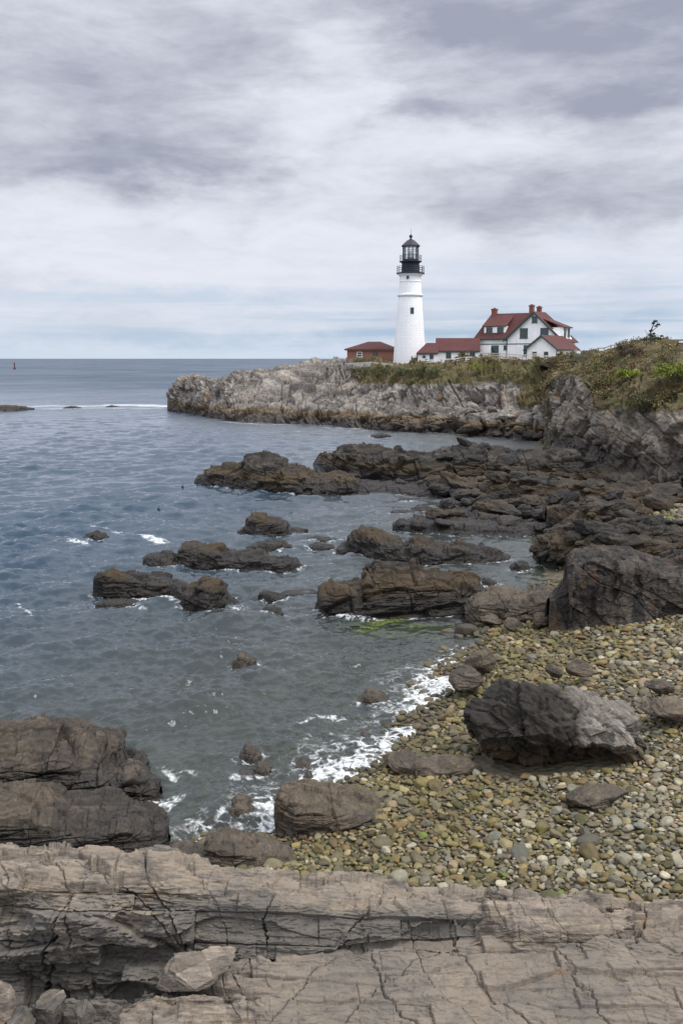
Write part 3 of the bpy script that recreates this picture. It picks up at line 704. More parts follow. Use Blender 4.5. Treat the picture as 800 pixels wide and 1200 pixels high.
# ------------------------------------------------------------------ headland and near cliff
hx = [196, 212, 232, 258, 274, 300, 340, 382, 412, 450, 485, 520, 560, 600, 630, 656]
wl = [481, 484, 487, 492, 494, 495, 496, 498, 501, 504, 506, 508, 511, 514, 516, 518]
P1 = np.array([PZ(a, b, 0) for a, b in zip(hx, wl)]); FOOT.append(resample(P1, 120))
P0 = P1 + np.array([0, -1.5, -2.0])
def hrow(py, dY): return np.array([PY(a, b, p[1] + d) for a, b, p, d in zip(hx, py, P1, dY)])
P2 = hrow([474, 473, 474, 484, 486, 486, 486, 486, 489, 490, 490, 492, 494, 498, 501, 503], [2] * 16)
P3 = hrow([470, 462, 461, 466, 466, 464, 466, 470, 474, 477, 476, 478, 480, 480, 482, 484], [4, 5, 6, 7, 8, 9, 9, 10, 10, 10, 9, 9, 8, 7, 6, 5])
P4 = hrow([468, 451, 449, 452, 443, 440, 440, 446, 452, 456, 452, 452, 452, 450, 450, 448], [6, 8, 9, 12, 15, 20, 26, 26, 22, 18, 14, 13, 13, 14, 14, 10])
P5 = hrow([467, 447, 446, 447, 436, 433, 431, 432, 436, 440, 436, 434, 433, 433, 434, 436], [9, 11, 13, 16, 20, 28, 38, 40, 32, 26, 22, 22, 22, 22, 22, 18])
P6 = hrow([466, 447, 446, 446, 436, 433, 432, 430, 430, 429, 428, 428, 428, 428, 428, 428], [11, 14, 16, 20, 26, 34, 44, 46, 44, 42, 42, 42, 42, 42, 42, 38])
P7 = P6.copy(); P7[:, 1] += [2, 3, 4, 6, 8, 12, 16, 30, 50, 58, 60, 60, 60, 60, 60, 60]; P7[:7, 2] -= [3, 4, 4, 4, 3, 3, 3]; P7[7:, 2] = 8.8
P8 = P7.copy(); P8[:, 1] += 14; P8[:, 2] = -3
hl = [('fbm', 9, .9, 3), ('facet', 4.5, .95, (1.6, 1, .6)), ('blocks', 1.7, 6.5, 4.5, .55, .18, .4), ('blocks', .7, 2.4, 2.0, .24, .08, .18), ('facet', 1.5, .22, (1.6, 1, .5)), ('bed', .45, .2, 4), ('joint', (.85, -.2, .5), 5.2, .12, .7), ('fbm', .5, .07, 3)]
def veg_head(V, nu, nv):
    x, y, d = to_px(V)
    v = sstep(395, 430, x) * sstep(460, 440, y + 6 * noise(V / 5, 3)) * sstep(4.0, 6.0, V[:, 2])
    v = np.maximum(v, .75 * sstep(590, 610, x) * sstep(490, 470, y) * (noise(V / 4, 8) > -.1))
    return {'veg': v}
o, HG = sheet('headland', [P0, P1, P2, P3, P4, P5, P6, P7, P8], [8, 34, 46, 60, 50, 26, 40, 14], 760, hl, M_head, 7, frame(0, 24, 14), attrs=veg_head, edge=.02)
tag(o, 'pale grey rocky headland under the lighthouse, dark and weedy along the water', kind='structure')

cx = [640, 650, 660, 672, 688, 705, 722, 745, 770, 800, 850, 920, 1010]
cb = [516, 524, 530, 536, 541, 545, 548, 549, 550, 551, 552, 553, 554]
C1 = np.array([PY(a, b, y) for a, b, y in zip(cx, cb, [108, 91, 86, 83, 81, 78, 75, 73, 71, 69, 67, 66, 65])])
C0 = C1 + np.array([-.4, -1.5, -2.2])
def crow(py, dY): return np.array([PY(a, b, p[1] + d) for a, b, p, d in zip(cx, py, C1, dY)])
C2 = crow([500, 498, 500, 503, 508, 512, 514, 515, 515, 515, 515, 515, 515], [3, 2, 2, 2, 1.5, 1.2, 1.2, 1.2, 1.2, 1.2, 1.2, 1.2, 1.2])
C3 = crow([478, 470, 466, 464, 466, 474, 482, 486, 484, 484, 484, 484, 484], [8, 5, 5, 4.5, 4, 3.2, 2.8, 2.6, 2.6, 2.6, 2.6, 2.6, 2.6])
C4 = crow([456, 448, 444, 441, 440, 446, 448, 446, 444, 444, 444, 444, 444], [16, 11, 9, 8, 8, 8, 8, 8, 8, 8, 8, 8, 8])
C5 = crow([440, 439, 438, 436, 432, 428, 422, 413, 410, 410, 410, 409, 408], [30, 26, 22, 20, 19, 19, 19, 20, 21, 22, 22, 22, 22])
C6 = crow([436, 436, 435, 433, 429, 424, 417, 408, 405, 406, 406, 405, 404], [50, 52, 50, 44, 36, 30, 30, 30, 30, 30, 30, 30, 30])
C7 = C6.copy(); C7[:, 1] += 60; C7[:, 2] = 9.0
C8 = C7.copy(); C8[:, 1] += 60; C8[:, 2] = 8.4
cl = [('fbm', 6, .5, 3), ('facet', 2.6, .60, (1, 1, 1.5)), ('blocks', 1.5, 2.0, 2.0, .30, .05, .22), ('facet', 1.0, .22, (1, 1, 1.4)), ('facet', .42, .07, (1.1, 1, .9)), ('bed', .22, .05, 4), ('fbm', .2, .025, 3)]
camp = lambda nu, nv: np.tile(np.interp(np.linspace(640, 1010, nu), [640, 690, 720], [.8, .9, 1]), nv).astype(f32)
def veg_cliff(V, nu, nv):
    x, y, d = to_px(V)
    e = 446 + 44 * sstep(676, 705, x) - 6
    v = sstep(e + 10, e - 8, y + 12 * noise(V / 3, 3)) * (.86 + .42 * noise(V / 2.2, 4))
    v = np.maximum(v, sstep(428, 418, y)); v = np.maximum(v, sstep(655, 645, x) * (.5 + .6 * noise(V / 3, 6)))
    return {'veg': np.clip(v, 0, 1)}
o, CG = sheet('cliff', [C0, C1, C2, C3, C4, C5, C6, C7, C8], [10, 70, 70, 80, 70, 30, 20, 10], 620, cl, M_cliff, 17, CLIFF_FR, attrs=veg_cliff, amp=camp)
tag(o, 'near grey cliff on the right with scrub spilling down from its top', kind='structure')

# ------------------------------------------------------------------ loose boulders: a few shapes, many copies
BVAR = []
for k in range(12):
    V, Fc, blk = boulder_np(4, (1.5, 1.0, .62) if k % 3 else (1.2, 1.0, .8), 300 + k, ncut=13, round_=.14, rough=.03)
    BVAR.append((V, Fc, blk))
def boulder_meshes(mat):
    out = []
    for k, (V, Fc, blk) in enumerate(BVAR):
        me = mesh_np('boulder', V, Fc, {'blk': blk}); me.materials.append(mat); out.append(me)
    return out
BM_shelf, BM_head, BM_brown = boulder_meshes(M_shelf), boulder_meshes(M_head), boulder_meshes(M_brown)
def scatter(n, pick, meshes, name, lab, cat, group, smin, smax, r):
    k = 0
    for _ in range(n):
        p = pick(r)
        if p is None: continue
        s = smin * (smax / smin) ** (r.random() ** 1.8)
        o = bpy.data.objects.new(name, meshes[int(r.integers(len(meshes)))]); COL.objects.link(o)
        o.location = (p[0], p[1], p[2] + s * .1)
        o.rotation_euler = (r.normal() * .22, r.normal() * .22, r.uniform(-.6, .6) + (math.pi if r.random() < .5 else 0))
        o.scale = (s, s, s * r.uniform(.75, 1.25))
        tag(o, lab, cat, group); k += 1
r_ = np.random.default_rng(11)
def pick_terrace(r):
    px, py = r.uniform(500, 850), r.uniform(548, 640)
    p = PZ(px, py, .9); z = float(ground_z(np.array([p[0]]), np.array([p[1]]), False)[0])
    if py > 605 and px > 690 and py < 630: return None
    if py > 600 and px < 640: return None
    if py > 575 and px < 560: return None
    return p[0], p[1], max(z, .3) + r.uniform(0, .25)
scatter(270, pick_terrace, BM_shelf, 'rubble_boulder', 'dark boulder in the rubble between the near cliff and the bay', 'boulder', 'dark boulders in the rubble below the near cliff', .8, 2.6, r_)
LEDGES = [v for k_, v in LOAFS.items() if k_.startswith('rubble_ledge')] + [LOAFS[o_.name] for o_ in scene.objects if o_.get('label', '').startswith(('broad dark rock ridge', 'long low front ledge', 'thin dark ledge', 'low dark shelf'))]
def pick_ledge(r):
    g = LEDGES[int(r.integers(len(LEDGES)))]; p = g[int(r.uniform(.2, .8) * g.shape[0]), int(r.uniform(.03, .97) * g.shape[1])]
    x, y, d_ = to_px(p)
    if p[2] < .25 or x > 860: return None
    return p[0], p[1], p[2] - .05
scatter(290, pick_ledge, BM_shelf, 'ledge_stone', 'broken dark stone lying on top of one of the weedy ledges', 'stone', 'broken stones on the weedy ledges', .35, 1.5, r_)
def pick_head(r):
    px = r.uniform(455, 665); py = np.interp(px, hx, wl) - r.uniform(2, 32) * np.interp(px, [455, 500, 560], [.4, .8, 1])
    # on the surface of the headland sheet
    X, Y, D = PH; k = np.argmin((X - px) ** 2 + (Y - py) ** 2 + 0 * D)
    return HGf[k]
HGf = HG.reshape(-1, 3); hxp = to_px(HGf); mk = (hxp[1] > 445) & (HGf[:, 1] < 160) & (hxp[0] > 445); HGf = HGf[mk]; PH = tuple(a[mk] for a in hxp)
scatter(170, pick_head, BM_head, 'rubble_boulder', 'boulder in the rubble along the water below the white houses', 'boulder', 'boulders at the foot of the headland', .9, 2.6, r_)

# ------------------------------------------------------------------ cobbles of the beach
PEB = []
for k in range(14):
    r = np.random.default_rng(500 + k)
    def peb(sub):
        U, Fc = ICO[sub]
        e = .82 + .1 * ((k * 37) % 10) / 10
        V = np.sign(U) * np.abs(U) ** e
        for _ in range(5 + k % 5):
            n = np.random.default_rng(900 + k * 7 + _).normal(size=3); n /= np.linalg.norm(n)
            V = V - n * (np.maximum(V @ n - .66, 0) * .85)[:, None]
        V = V * (1 + .10 * fbm(U * 1.1 + k * 5, 2)[:, None])
        return (V * np.array([.5, .5 * (.62 + .03 * (k % 10)), .5 * (.36 + .025 * ((k * 3) % 10))])).astype(f32)
    PEB.append({s: (peb(s), ICO[s][1]) for s in (1, 2, 3)})
rp = np.random.default_rng(77)
cand = []
NP = 150000
Yc = 14.5 + (62 - 14.5) * rp.random(NP) ** 1.4
Uc = rp.uniform(-.16, .46, NP); Xc = Uc * Yc
d = shore_dist(Xc, Yc)
med = np.interp(Yc, [15, 22, 32, 60], [.092, .108, .15, .195])
sz = med * np.exp(rp.normal(0, .40, NP)); sz = np.clip(sz, .065, .55)
big = rp.random(NP) < .006; sz = np.where(big, sz * 1.8, sz)
keep = (d > -2.4 - 2.5 * rp.random(NP)) & ((Yc < 44) | ((Yc > 46) & (Uc > .22)))
Xc, Yc, sz, d = Xc[keep], Yc[keep], sz[keep], d[keep]
order = np.argsort(-sz); cell = {}
acc = []
CS = .3
for i in order:
    x, y, s = Xc[i], Yc[i], sz[i]
    gx, gy = int(x // CS), int(y // CS); ok = True
    rr = 1 if s < .3 else 2
    for a in range(gx - rr, gx + rr + 1):
        for b_ in range(gy - rr, gy + rr + 1):
            for (u, v, w) in cell.get((a, b_), ()):
                if (u - x) ** 2 + (v - y) ** 2 < (.33 * (w + s)) ** 2: ok = False; break
            if not ok: break
        if not ok: break
    if ok:
        cell.setdefault((gx, gy), []).append((x, y, s)); acc.append(i)
acc = np.array(acc); Xc, Yc, sz, d = Xc[acc], Yc[acc], sz[acc], d[acc]
# drop the cobbles that would lie inside the huge boulder
kb = ((Xc - BIG[0]) / 2.2) ** 2 + ((Yc - BIG[1]) / 1.3) ** 2 > 1
Xc, Yc, sz, d = Xc[kb], Yc[kb], sz[kb], d[kb]
Zc = ground_z(Xc, Yc, True) + sz * .10 + rp.uniform(0, .03, len(sz))
NPB = len(sz)
# colour: olive and ochre weed film low down and to the left, cleaner grey stones higher up the beach
pal_grey = np.array([(.135, .132, .112), (.18, .172, .145), (.095, .098, .09), (.235, .222, .19), (.13, .108, .08), (.085, .08, .070), (.165, .13, .094), (.15, .135, .10)])
pal_moss = np.array([(.105, .088, .036), (.092, .082, .037), (.075, .060, .030), (.13, .105, .048), (.062, .060, .028), (.15, .13, .075), (.11, .078, .038), (.10, .09, .06), (.085, .075, .05)])
pal_wet = np.array([(.055, .048, .032), (.042, .038, .030), (.085, .068, .040), (.070, .062, .034)])
far = np.clip((Yc - 26) / 10, 0, 1)
gfrac = np.clip((d - 2.5 - 2.0 * far) / 6, 0, 1) + .25 * fbm(np.stack([Xc / 3, Yc / 3, 0 * Xc], 1), 2)
isg = rp.random(NPB) < np.clip(gfrac, .10, .66)
colr = np.where(isg[:, None], pal_grey[rp.integers(len(pal_grey), size=NPB)], pal_moss[rp.integers(len(pal_moss), size=NPB)])
wet = d < .35 + .3 * rp.random(NPB)
colr = np.where(wet[:, None], pal_wet[rp.integers(len(pal_wet), size=NPB)], colr)
colr = colr * rp.uniform(.62, 1.2, (NPB, 1)) * np.array([1.34, 1.27, 1.06]) * (1 + .25 * fbm(np.stack([Xc / 1.5, Yc / 1.5, 0 * Xc + 9], 1), 2))[:, None]
grn = (rp.random(NPB) < .006) & ~wet; colr[grn] = (.10, .135, .018)
yaw = rp.uniform(0, 6.28, NPB); tx = rp.normal(0, .22, NPB); ty = rp.normal(0, .22, NPB)
var = rp.integers(len(PEB), size=NPB)
ppx, ppy, pd = to_px(np.stack([Xc, Yc, Zc], 1)); pix = sz * F / pd
vis = (ppx > -5) & (ppx < 805) & (ppy < 1058) & (d > -.1)
# those hidden by the near ledge do not count
vis &= ppy < np.interp(ppx, [0, 330, 570, 800], [960, 1015, 1040, 1056])
top = np.argsort(-np.where(vis, pix, 0))[:300]; istop = np.zeros(NPB, bool); istop[top] = True
def rotm(i):
    return np.array((Matrix.Rotation(yaw[i], 3, 'Z') @ Matrix.Rotation(ty[i], 3, 'Y') @ Matrix.Rotation(tx[i], 3, 'X')), f32)
mp, t, b = material('cobble_stone')
pos = t.node('ShaderNodeNewGeometry').outputs['Position']
oc = t.node('ShaderNodeObjectInfo').outputs['Color']; at = t.attr('tint', 'Color')
base = t.mix(1.0, oc, at, 'MULTIPLY')
n = t.noise(pos, 9, 6, .7); n2 = t.noise(pos, 60, 3, .7)
cs = t.node('ShaderNodeVectorMath', {0: base}, operation='SCALE'); t.put(cs.inputs['Scale'], t.math('MULTIPLY', t.rng(n, .25, .75, .65, 1.35, smooth=False), t.rng(n2, .25, .75, .8, 1.2, smooth=False)))
t.put(b.inputs['Base Color'], cs.outputs[0]); b.inputs['Roughness'].default_value = .68; b.inputs['Specular IOR Level'].default_value = .35
t.put(b.inputs['Normal'], t.node('ShaderNodeBump', {'Height': t.math('ADD', n, t.math('MULTIPLY', n2, .3)), 'Strength': .35, 'Distance': .02}))
BV, BF, BC = [], [], []; off = 0
for i in range(NPB):
    if istop[i]: continue
    v, fc = PEB[var[i]][2 if pix[i] > 11 else 1]
    BV.append((v * sz[i]) @ rotm(i).T + np.array([Xc[i], Yc[i], Zc[i]], f32)); BF.append(fc + off); BC.append(np.repeat(colr[i][None], len(v), 0)); off += len(v)
o = link('small_cobbles', mesh_np('small_cobbles', np.concatenate(BV), np.concatenate(BF), None, True, np.concatenate(BC)), mp)
tag(o, 'smaller cobbles and shingle filling the beach', kind='stuff')
PM = []
for k in range(len(PEB)):
    v, fc = PEB[k][3]; me = mesh_np('cobble', v, fc, None, True, np.ones((len(v), 3))); me.materials.append(mp); PM.append(me)
for i in top:
    o = bpy.data.objects.new('cobble', PM[var[i]]); COL.objects.link(o)
    o.location = (Xc[i], Yc[i], Zc[i]); o.rotation_euler = (tx[i], ty[i], yaw[i]); o.scale = (sz[i],) * 3
    o.color = (*colr[i], 1)
    if grn[i]: a, g = 'cobble covered in bright green weed among plain stones', 'green weedy cobbles'
    elif wet[i]: a, g = 'dark wet cobble at the edge of the water', 'wet cobbles along the waterline'
    elif isg[i]: a, g = 'larger clean grey cobble among the smaller stones of the beach', 'larger grey cobbles'
    else: a, g = 'larger olive brown cobble filmed with weed among the smaller stones', 'larger olive brown cobbles'
    tag(o, a, 'cobble', g)
print('cobbles', NPB)
# ------------------------------------------------------------------ sea
rowpy = np.concatenate([np.arange(1075, 428, -.75), 420 + 8 * (.86 ** np.arange(0, 42))])
Yr = np.array([PZ(400, p, 0)[1] for p in rowpy]); Yr = Yr[Yr < 40000]
NU = 1050
us = np.linspace(-.62, .62, NU)
Y2 = np.repeat(Yr[:, None], NU, 1); X2 = us[None] * Y2
dY = np.gradient(Yr); dX = (us[1] - us[0]) * Yr
gz = ground_z(X2, Y2, False)
depth = -gz
rw = np.random.default_rng(21)
H = np.zeros_like(X2); 
shoal = np.clip(depth / 1.0, .3, 1) ** .5
lee = 1 - .3 * sstep(-8, 10, X2) * sstep(135, 110, Y2) * sstep(40, 60, Y2)       # calmer inside the bay
gust = .75 + .5 * fbm(np.stack([X2.ravel() / 14, Y2.ravel() / 24, 0 * X2.ravel()], 1), 3).reshape(X2.shape)
wx = 1.6 * fbm(np.stack([X2.ravel() / 9, Y2.ravel() / 9, 0 * X2.ravel() + 3], 1), 2).reshape(X2.shape)
for k in range(64):
    lam = .20 * (6 / .20) ** (k / 63)
    ang = R(-78) + rw.normal(0, .72); kx, ky = math.cos(ang), math.sin(ang)
    a = .0150 * lam ** .68 * (1.0 if lam < 4 else .8)
    fall = sstep(1.5, 3.2, lam / np.maximum(dY * abs(ky), .05))[:, None]
    if fall.max() <= 0: continue
    ph = 2 * math.pi / lam * (kx * X2 + ky * Y2 + wx * .35 * min(1, lam)) + rw.uniform(0, 6.28)
    s = np.sin(ph)
    H += a * fall * (s + .35 * np.cos(2 * ph)) * (.6 + .8 * _rnd[k])
H *= shoal * lee * gust
wm = np.array([PZ(462, 733, 0)]); depth = depth * (1 - .88 * np.exp(-(((X2 - wm[0, 0]) / 1.5) ** 2 + ((Y2 - wm[0, 1]) / 1.5) ** 2)))
H += .012 * sstep(30, 16, Y2) * fbm(np.stack([X2.ravel() * 1.6, Y2.ravel() * 1.6, 0 * X2.ravel()], 1), 3).reshape(X2.shape)
# foam: along the cobbles, around rocks, and where waves break
sd = shore_dist(X2, Y2)
sdw = sd + .55 * fbm(np.stack([X2.ravel() / 1.7, Y2.ravel() / 1.7, 0 * X2.ravel()], 1), 3).reshape(X2.shape)
beachy = sstep(17.5, 20.5, Y2) * sstep(36.5, 31, Y2)
foam = beachy * .95 * sstep(-1.9, -.25, sdw) * sstep(1.4, .4, sdw)
foam = np.maximum(foam, beachy * .50 * sstep(-5.0, -.8, sdw))
foam = np.maximum(foam, .40 * sstep(16, 18, Y2) * sstep(23.5, 20.5, Y2) * sstep(-6.5, -4.0, X2) * sstep(-6, -2, sdw))
def near_pts(pts, rad, amt):
    global foam
    pts = np.asarray(pts)[:, :2]
    lo, hi = pts.min(0) - rad, pts.max(0) + rad
    m = (X2 > lo[0]) & (X2 < hi[0]) & (Y2 > lo[1]) & (Y2 < hi[1])
    idx = np.nonzero(m)
    if len(idx[0]) == 0: return
    q = np.stack([X2[idx], Y2[idx]], 1); dm = np.full(len(q), 1e9)
    for p in pts: dm = np.minimum(dm, ((q - p) ** 2).sum(1))
    foam[idx] = np.maximum(foam[idx], amt * (1 - sstep(0, rad, np.sqrt(dm))))
for k, f_ in enumerate(FOOT):
    dist = f_[:, 1].mean(); near_pts(f_, .5 + dist * .008, .56)
def streak(pts, rad, amt, n=60):
    w = np.array([PZ(a, b, 0) for a, b in pts]); near_pts(resample(w, n), rad, amt)
streak([(35, 476.5), (60, 475.5), (100, 476)], 4.0, .95); streak([(100, 476), (140, 475)], 6.0, .85); streak([(135, 474.5), (165, 474.8), (195, 476)], 8.0, 1.0)
streak([(60, 479), (120, 478), (195, 479)], 7.0, .62)
streak([(128, 627), (150, 626), (170, 629), (190, 636)], .9, 1.05)
streak([(82, 634), (100, 636), (125, 636)], .6, .8)
streak([(100, 616), (130, 620), (150, 622)], .6, .62)
streak([(413, 564), (430, 566), (452, 568)], 1.3, 1.1)
streak([(462, 561), (476, 562)], .8, 1.0); streak([(455, 656), (462, 650)], .5, .9)
streak([(150, 706), (185, 704), (225, 710)], .5, .85)
streak([(255, 494), (300, 497), (335, 498)], 1.6, .8); streak([(380, 501), (420, 503)], 1.2, .8)
streak([(530, 772), (522, 790), (515, 815)], .75, 1.0); streak([(500, 838), (470, 868), (440, 888)], .6, .95)
streak([(182, 935), (195, 945), (205, 935)], .5, .85); streak([(190, 900), (205, 910), (225, 905)], .35, .7)
streak([(345, 850), (372, 838), (400, 842)], .45, .68); streak([(20, 705), (30, 716), (38, 724)], .25, .7)
V = np.stack([X2, Y2, H], -1).reshape(-1, 3)
nrow = len(Yr)
me = mesh_np('sea', V, grid_faces(NU, nrow), {'deep': depth.ravel(), 'foam': foam.ravel()})
mw = bpy.data.materials.new('sea_water'); mw.use_nodes = True; t = NT(mw.node_tree); t.n.clear()
g = t.node('ShaderNodeNewGeometry'); pos = g.outputs['Position']
dist = t.node('ShaderNodeVectorMath', {0: pos}, operation='LENGTH').outputs['Value']
p1 = t.vmath('MULTIPLY', pos, (.75, 1.0, 1)); p2 = t.vmath('MULTIPLY', pos, (.35, .8, 1))
w1 = t.noise(p1, 2.6, 3, .55, dist=.6); w2 = t.noise(p2, .55, 4, .6, dist=.5); w3 = t.noise(pos, 9.0, 2, .5)
farw = t.rng(dist, 30, 140)
h = t.math('ADD', t.math('MULTIPLY', w1, .048), t.math('MULTIPLY', w2, t.math('MULTIPLY_ADD', farw, .36, .03)))
h = t.math('ADD', h, t.math('MULTIPLY', w3, .003))
patch = t.rng(t.noise(t.vmath('MULTIPLY', pos, (.02, .05, 1)), 1.0, 4, .6), .3, .7, .55, 1.25)
bmp = t.node('ShaderNodeBump', {'Height': h, 'Strength': t.math('MULTIPLY', patch, .9), 'Distance': 1.0}).outputs[0]
deep = t.attr('deep')
green = t.rng(t.noise(pos, .55, 3, .6), .5, .64)
a = t.rng(deep, .0, 2.6, .10, 1.0, smooth=False); a = t.math('POWER', a, .6)
body = t.node('ShaderNodeBsdfDiffuse', {'Color': t.mix(t.rng(deep, .3, 3.5), (.058, .067, .064), (.018, .041, .070)), 'Normal': bmp}).outputs[0]
clear = t.node('ShaderNodeBsdfTransparent', {'Color': (.80, .88, .80)}).outputs[0]
under = t.node('ShaderNodeMixShader', {0: a, 1: clear, 2: body}).outputs[0]
gl = t.node('ShaderNodeBsdfGlossy', {'Color': (.93, .96, 1.0), 'Roughness': t.math('MULTIPLY_ADD', farw, .15, .08), 'Normal': bmp}).outputs[0]
fr = t.node('ShaderNodeFresnel', {'IOR': 1.33, 'Normal': bmp}).outputs[0]
wat = t.node('ShaderNodeMixShader', {0: t.math('MINIMUM', fr, t.math('MULTIPLY', t.rng(dist, 60, 400, .85, .31), t.rng(t.noise(t.vmath('MULTIPLY', pos, (.012, .009, 1)), 1.0, 9, .72), .33, .67, .55, 1.35, smooth=False))), 1: under, 2: gl}).outputs[0]
fo = t.attr('foam')
lace = t.node('ShaderNodeTexVoronoi', {'Vector': t.vmath('ADD', pos, t.node('ShaderNodeTexNoise', {'Vector': pos, 'Scale': 2.0}).outputs['Color']), 'Scale': 2.6}, feature='DISTANCE_TO_EDGE').outputs[0]
lc = t.rng(lace, .0, .30, .26, -.20)
fn = t.math('ADD', t.math('MULTIPLY', t.math('SUBTRACT', t.noise(pos, 2.6, 9, .74), .5), 2.2), lc)
ff = t.rng(t.math('ADD', fo, t.math('MULTIPLY', fn, t.rng(fo, .22, .55))), .52, 1.2)
ffw = t.math('MULTIPLY', ff, t.rng(t.noise(pos, 11, 5, .7), .35, .65, .30, .95))
# white caps here and there on the open water
foamsh = t.node('ShaderNodeBsdfDiffuse', {'Color': (.78, .80, .80)}).outputs[0]
out = t.node('ShaderNodeMixShader', {0: ffw, 1: wat, 2: foamsh}).outputs[0]
t.l.new(out, t.node('ShaderNodeOutputMaterial').inputs[0])
o = link('sea', me, mw); tag(o, 'choppy grey blue sea reaching the horizon', kind='structure')

# sea bed under the open water
xs_ = np.linspace(-1, 1, 30); ysb = 8 * (45000 / 8) ** np.linspace(0, 1, 60)
gy, gx = np.meshgrid(ysb, xs_, indexing='ij')
V = np.stack([gx * gy * 1.2, gy, np.full_like(gx, -6.0)], -1).reshape(-1, 3)
o = link('seabed', mesh_np('seabed', V, grid_faces(30, 60)), plain('seabed_mud', (.03, .035, .03), .9)); tag(o, 'dark sea bed', kind='structure')

# bright green weed streaming in the shallows under the big layered rock
mgw, t, b = material('green_weed')
pos = t.node('ShaderNodeNewGeometry').outputs['Position']
t.put(b.inputs['Base Color'], t.mix(t.rng(t.noise(pos, 2, 4), .35, .65), (.045, .068, .010), (.13, .165, .018))); b.inputs['Roughness'].default_value = .8
rg = np.random.default_rng(55)
nW = 5600; wpx = 462 + rg.normal(0, 30, nW); wpy = 735 + rg.normal(0, 6.5, nW)
kk_ = (wpx > 395) & (wpx < 545) & (wpy > 724); wpx, wpy = wpx[kk_], wpy[kk_]
W0 = np.array([PZ(a_, b_, -.12) for a_, b_ in zip(wpx, wpy)]); nW = len(W0)
keepw = fbm(W0 / 1.1, 3, .5, 9) > -.12; W0 = W0[keepw]; nW = len(W0)
W0[:, 2] = -.05 - .15 * rg.random(nW)
aa = rg.uniform(0, 6.28, nW); L_ = rg.uniform(.10, .26, nW)[:, None]; dv = np.stack([np.cos(aa), np.sin(aa) * .7, rg.normal(0, .1, nW)], 1); pv = np.stack([-np.sin(aa), np.cos(aa), 0 * aa], 1)
Vw = np.stack([W0 - dv * L_, W0 + pv * L_ * .22, W0 + dv * L_, W0 - pv * L_ * .22], 1).reshape(-1, 3)
o = link('green_weed', mesh_np('green_weed', Vw, np.arange(nW * 4, dtype=np.int32).reshape(-1, 4)), mgw); tag(o, 'bright green weed under the water before the big layered rock', kind='stuff')

# ------------------------------------------------------------------ sky, clouds and light
SUN_EL, SUN_AZ = 56, 108       # azimuth clockwise from the view direction
w = bpy.data.worlds.new('World'); scene.world = w; w.use_nodes = True
t = NT(w.node_tree); bg = w.node_tree.nodes['Background']
sky = t.node('ShaderNodeTexSky', sky_type='NISHITA', sun_disc=False)
sky.sun_elevation = R(SUN_EL); sky.sun_rotation = R(SUN_AZ); sky.air_density = 1.0; sky.dust_density = 2.0; sky.ozone_density = 1.0
D = t.node('ShaderNodeTexCoord').outputs['Generated']
D = t.node('ShaderNodeVectorMath', {0: D}, operation='NORMALIZE').outputs[0]
dx, dy, dz = t.sep(D)
zz = t.math('ADD', t.math('MAXIMUM', dz, 0.0), .045)
U = t.math('DIVIDE', dx, zz); Vv = t.math('DIVIDE', dy, zz)
uv = t.comb(U, Vv, 0.0)
az = t.math('ARCTAN2', dx, dy); el = t.math('ARCSINE', dz)
wn = t.node('ShaderNodeTexNoise', {'Vector': t.comb(t.math('MULTIPLY', az, 6.0), t.math('MULTIPLY', el, 15.0), 1.7), 'Scale': 1.0, 'Detail': 6.0, 'Roughness': .62}).outputs['Color']
wv = t.sep(t.vmath('SUBTRACT', wn, (.5, .5, .5)))
azw = t.math('ADD', az, t.math('MULTIPLY', wv[0], .26)); elw = t.math('ADD', el, t.math('MULTIPLY', wv[1], .095))
def ang(px, py):
    d_ = ray(px, py); d_ = d_ / np.linalg.norm(d_); return math.atan2(d_[0], d_[1]), math.asin(d_[2])
def mass(px, py, rx, ry, amt):          # one bank of cloud, by its direction and angular size
    a0, e0 = ang(px, py)
    qa = t.math('DIVIDE', t.math('SUBTRACT', azw, a0), rx / F); qe = t.math('DIVIDE', t.math('SUBTRACT', elw, e0), ry / F)
    r2 = t.math('ADD', t.math('MULTIPLY', qa, qa), t.math('MULTIPLY', qe, qe))
    return t.math('MULTIPLY', t.math('POWER', 2.718, t.math('MULTIPLY', r2, -1.0)), amt)
dark = None
for m_ in [(40, 60, 330, 95, .54), (640, 15, 300, 55, 1.3), (730, 112, 190, 34, 1.0), (140, 195, 200, 30, .75), (690, 215, 260, 36, .62), (270, 190, 120, 26, .5), (490, 125, 50, 14, .4), (60, 272, 60, 10, .35), (640, 255, 260, 22, .35), (150, 140, 260, 40, .45), (830, 250, 150, 60, .35)]:
    f_ = mass(*m_); dark = f_ if dark is None else t.math('ADD', dark, f_)
lite = None
for m_ in [(390, 130, 90, 90, .75), (430, 60, 60, 50, .35), (250, 290, 330, 30, .35), (560, 170, 120, 24, .35)]:
    f_ = mass(*m_); lite = f_ if lite is None else t.math('ADD', lite, f_)
cn = t.noise(uv, .55, 8, .6, dist=.5); cn2 = t.noise(t.comb(t.math('MULTIPLY', az, 8.0), t.math('MULTIPLY', el, 24.0), .3), 1.0, 9, .60, dist=.2)
den = t.math('ADD', t.math('MULTIPLY', dark, .80), t.math('MULTIPLY', t.math('SUBTRACT', cn2, .48), 1.5))
den = t.math('SUBTRACT', den, t.math('MULTIPLY', lite, .5))
dk = t.rng(den, -.1, 1.15)
white = (6.3, 6.5, 7.15); grey = (2.8, 3.0, 3.75)
cl3 = t.noise(t.comb(t.math('MULTIPLY', az, 14.0), t.math('MULTIPLY', el, 52.0), 7.7), 1.0, 9, .66, dist=.5)
cloud = t.mix(t.math('ADD', dk, t.math('MULTIPLY', t.rng(cl3, .40, .72), .13), clamp=True), white, grey)
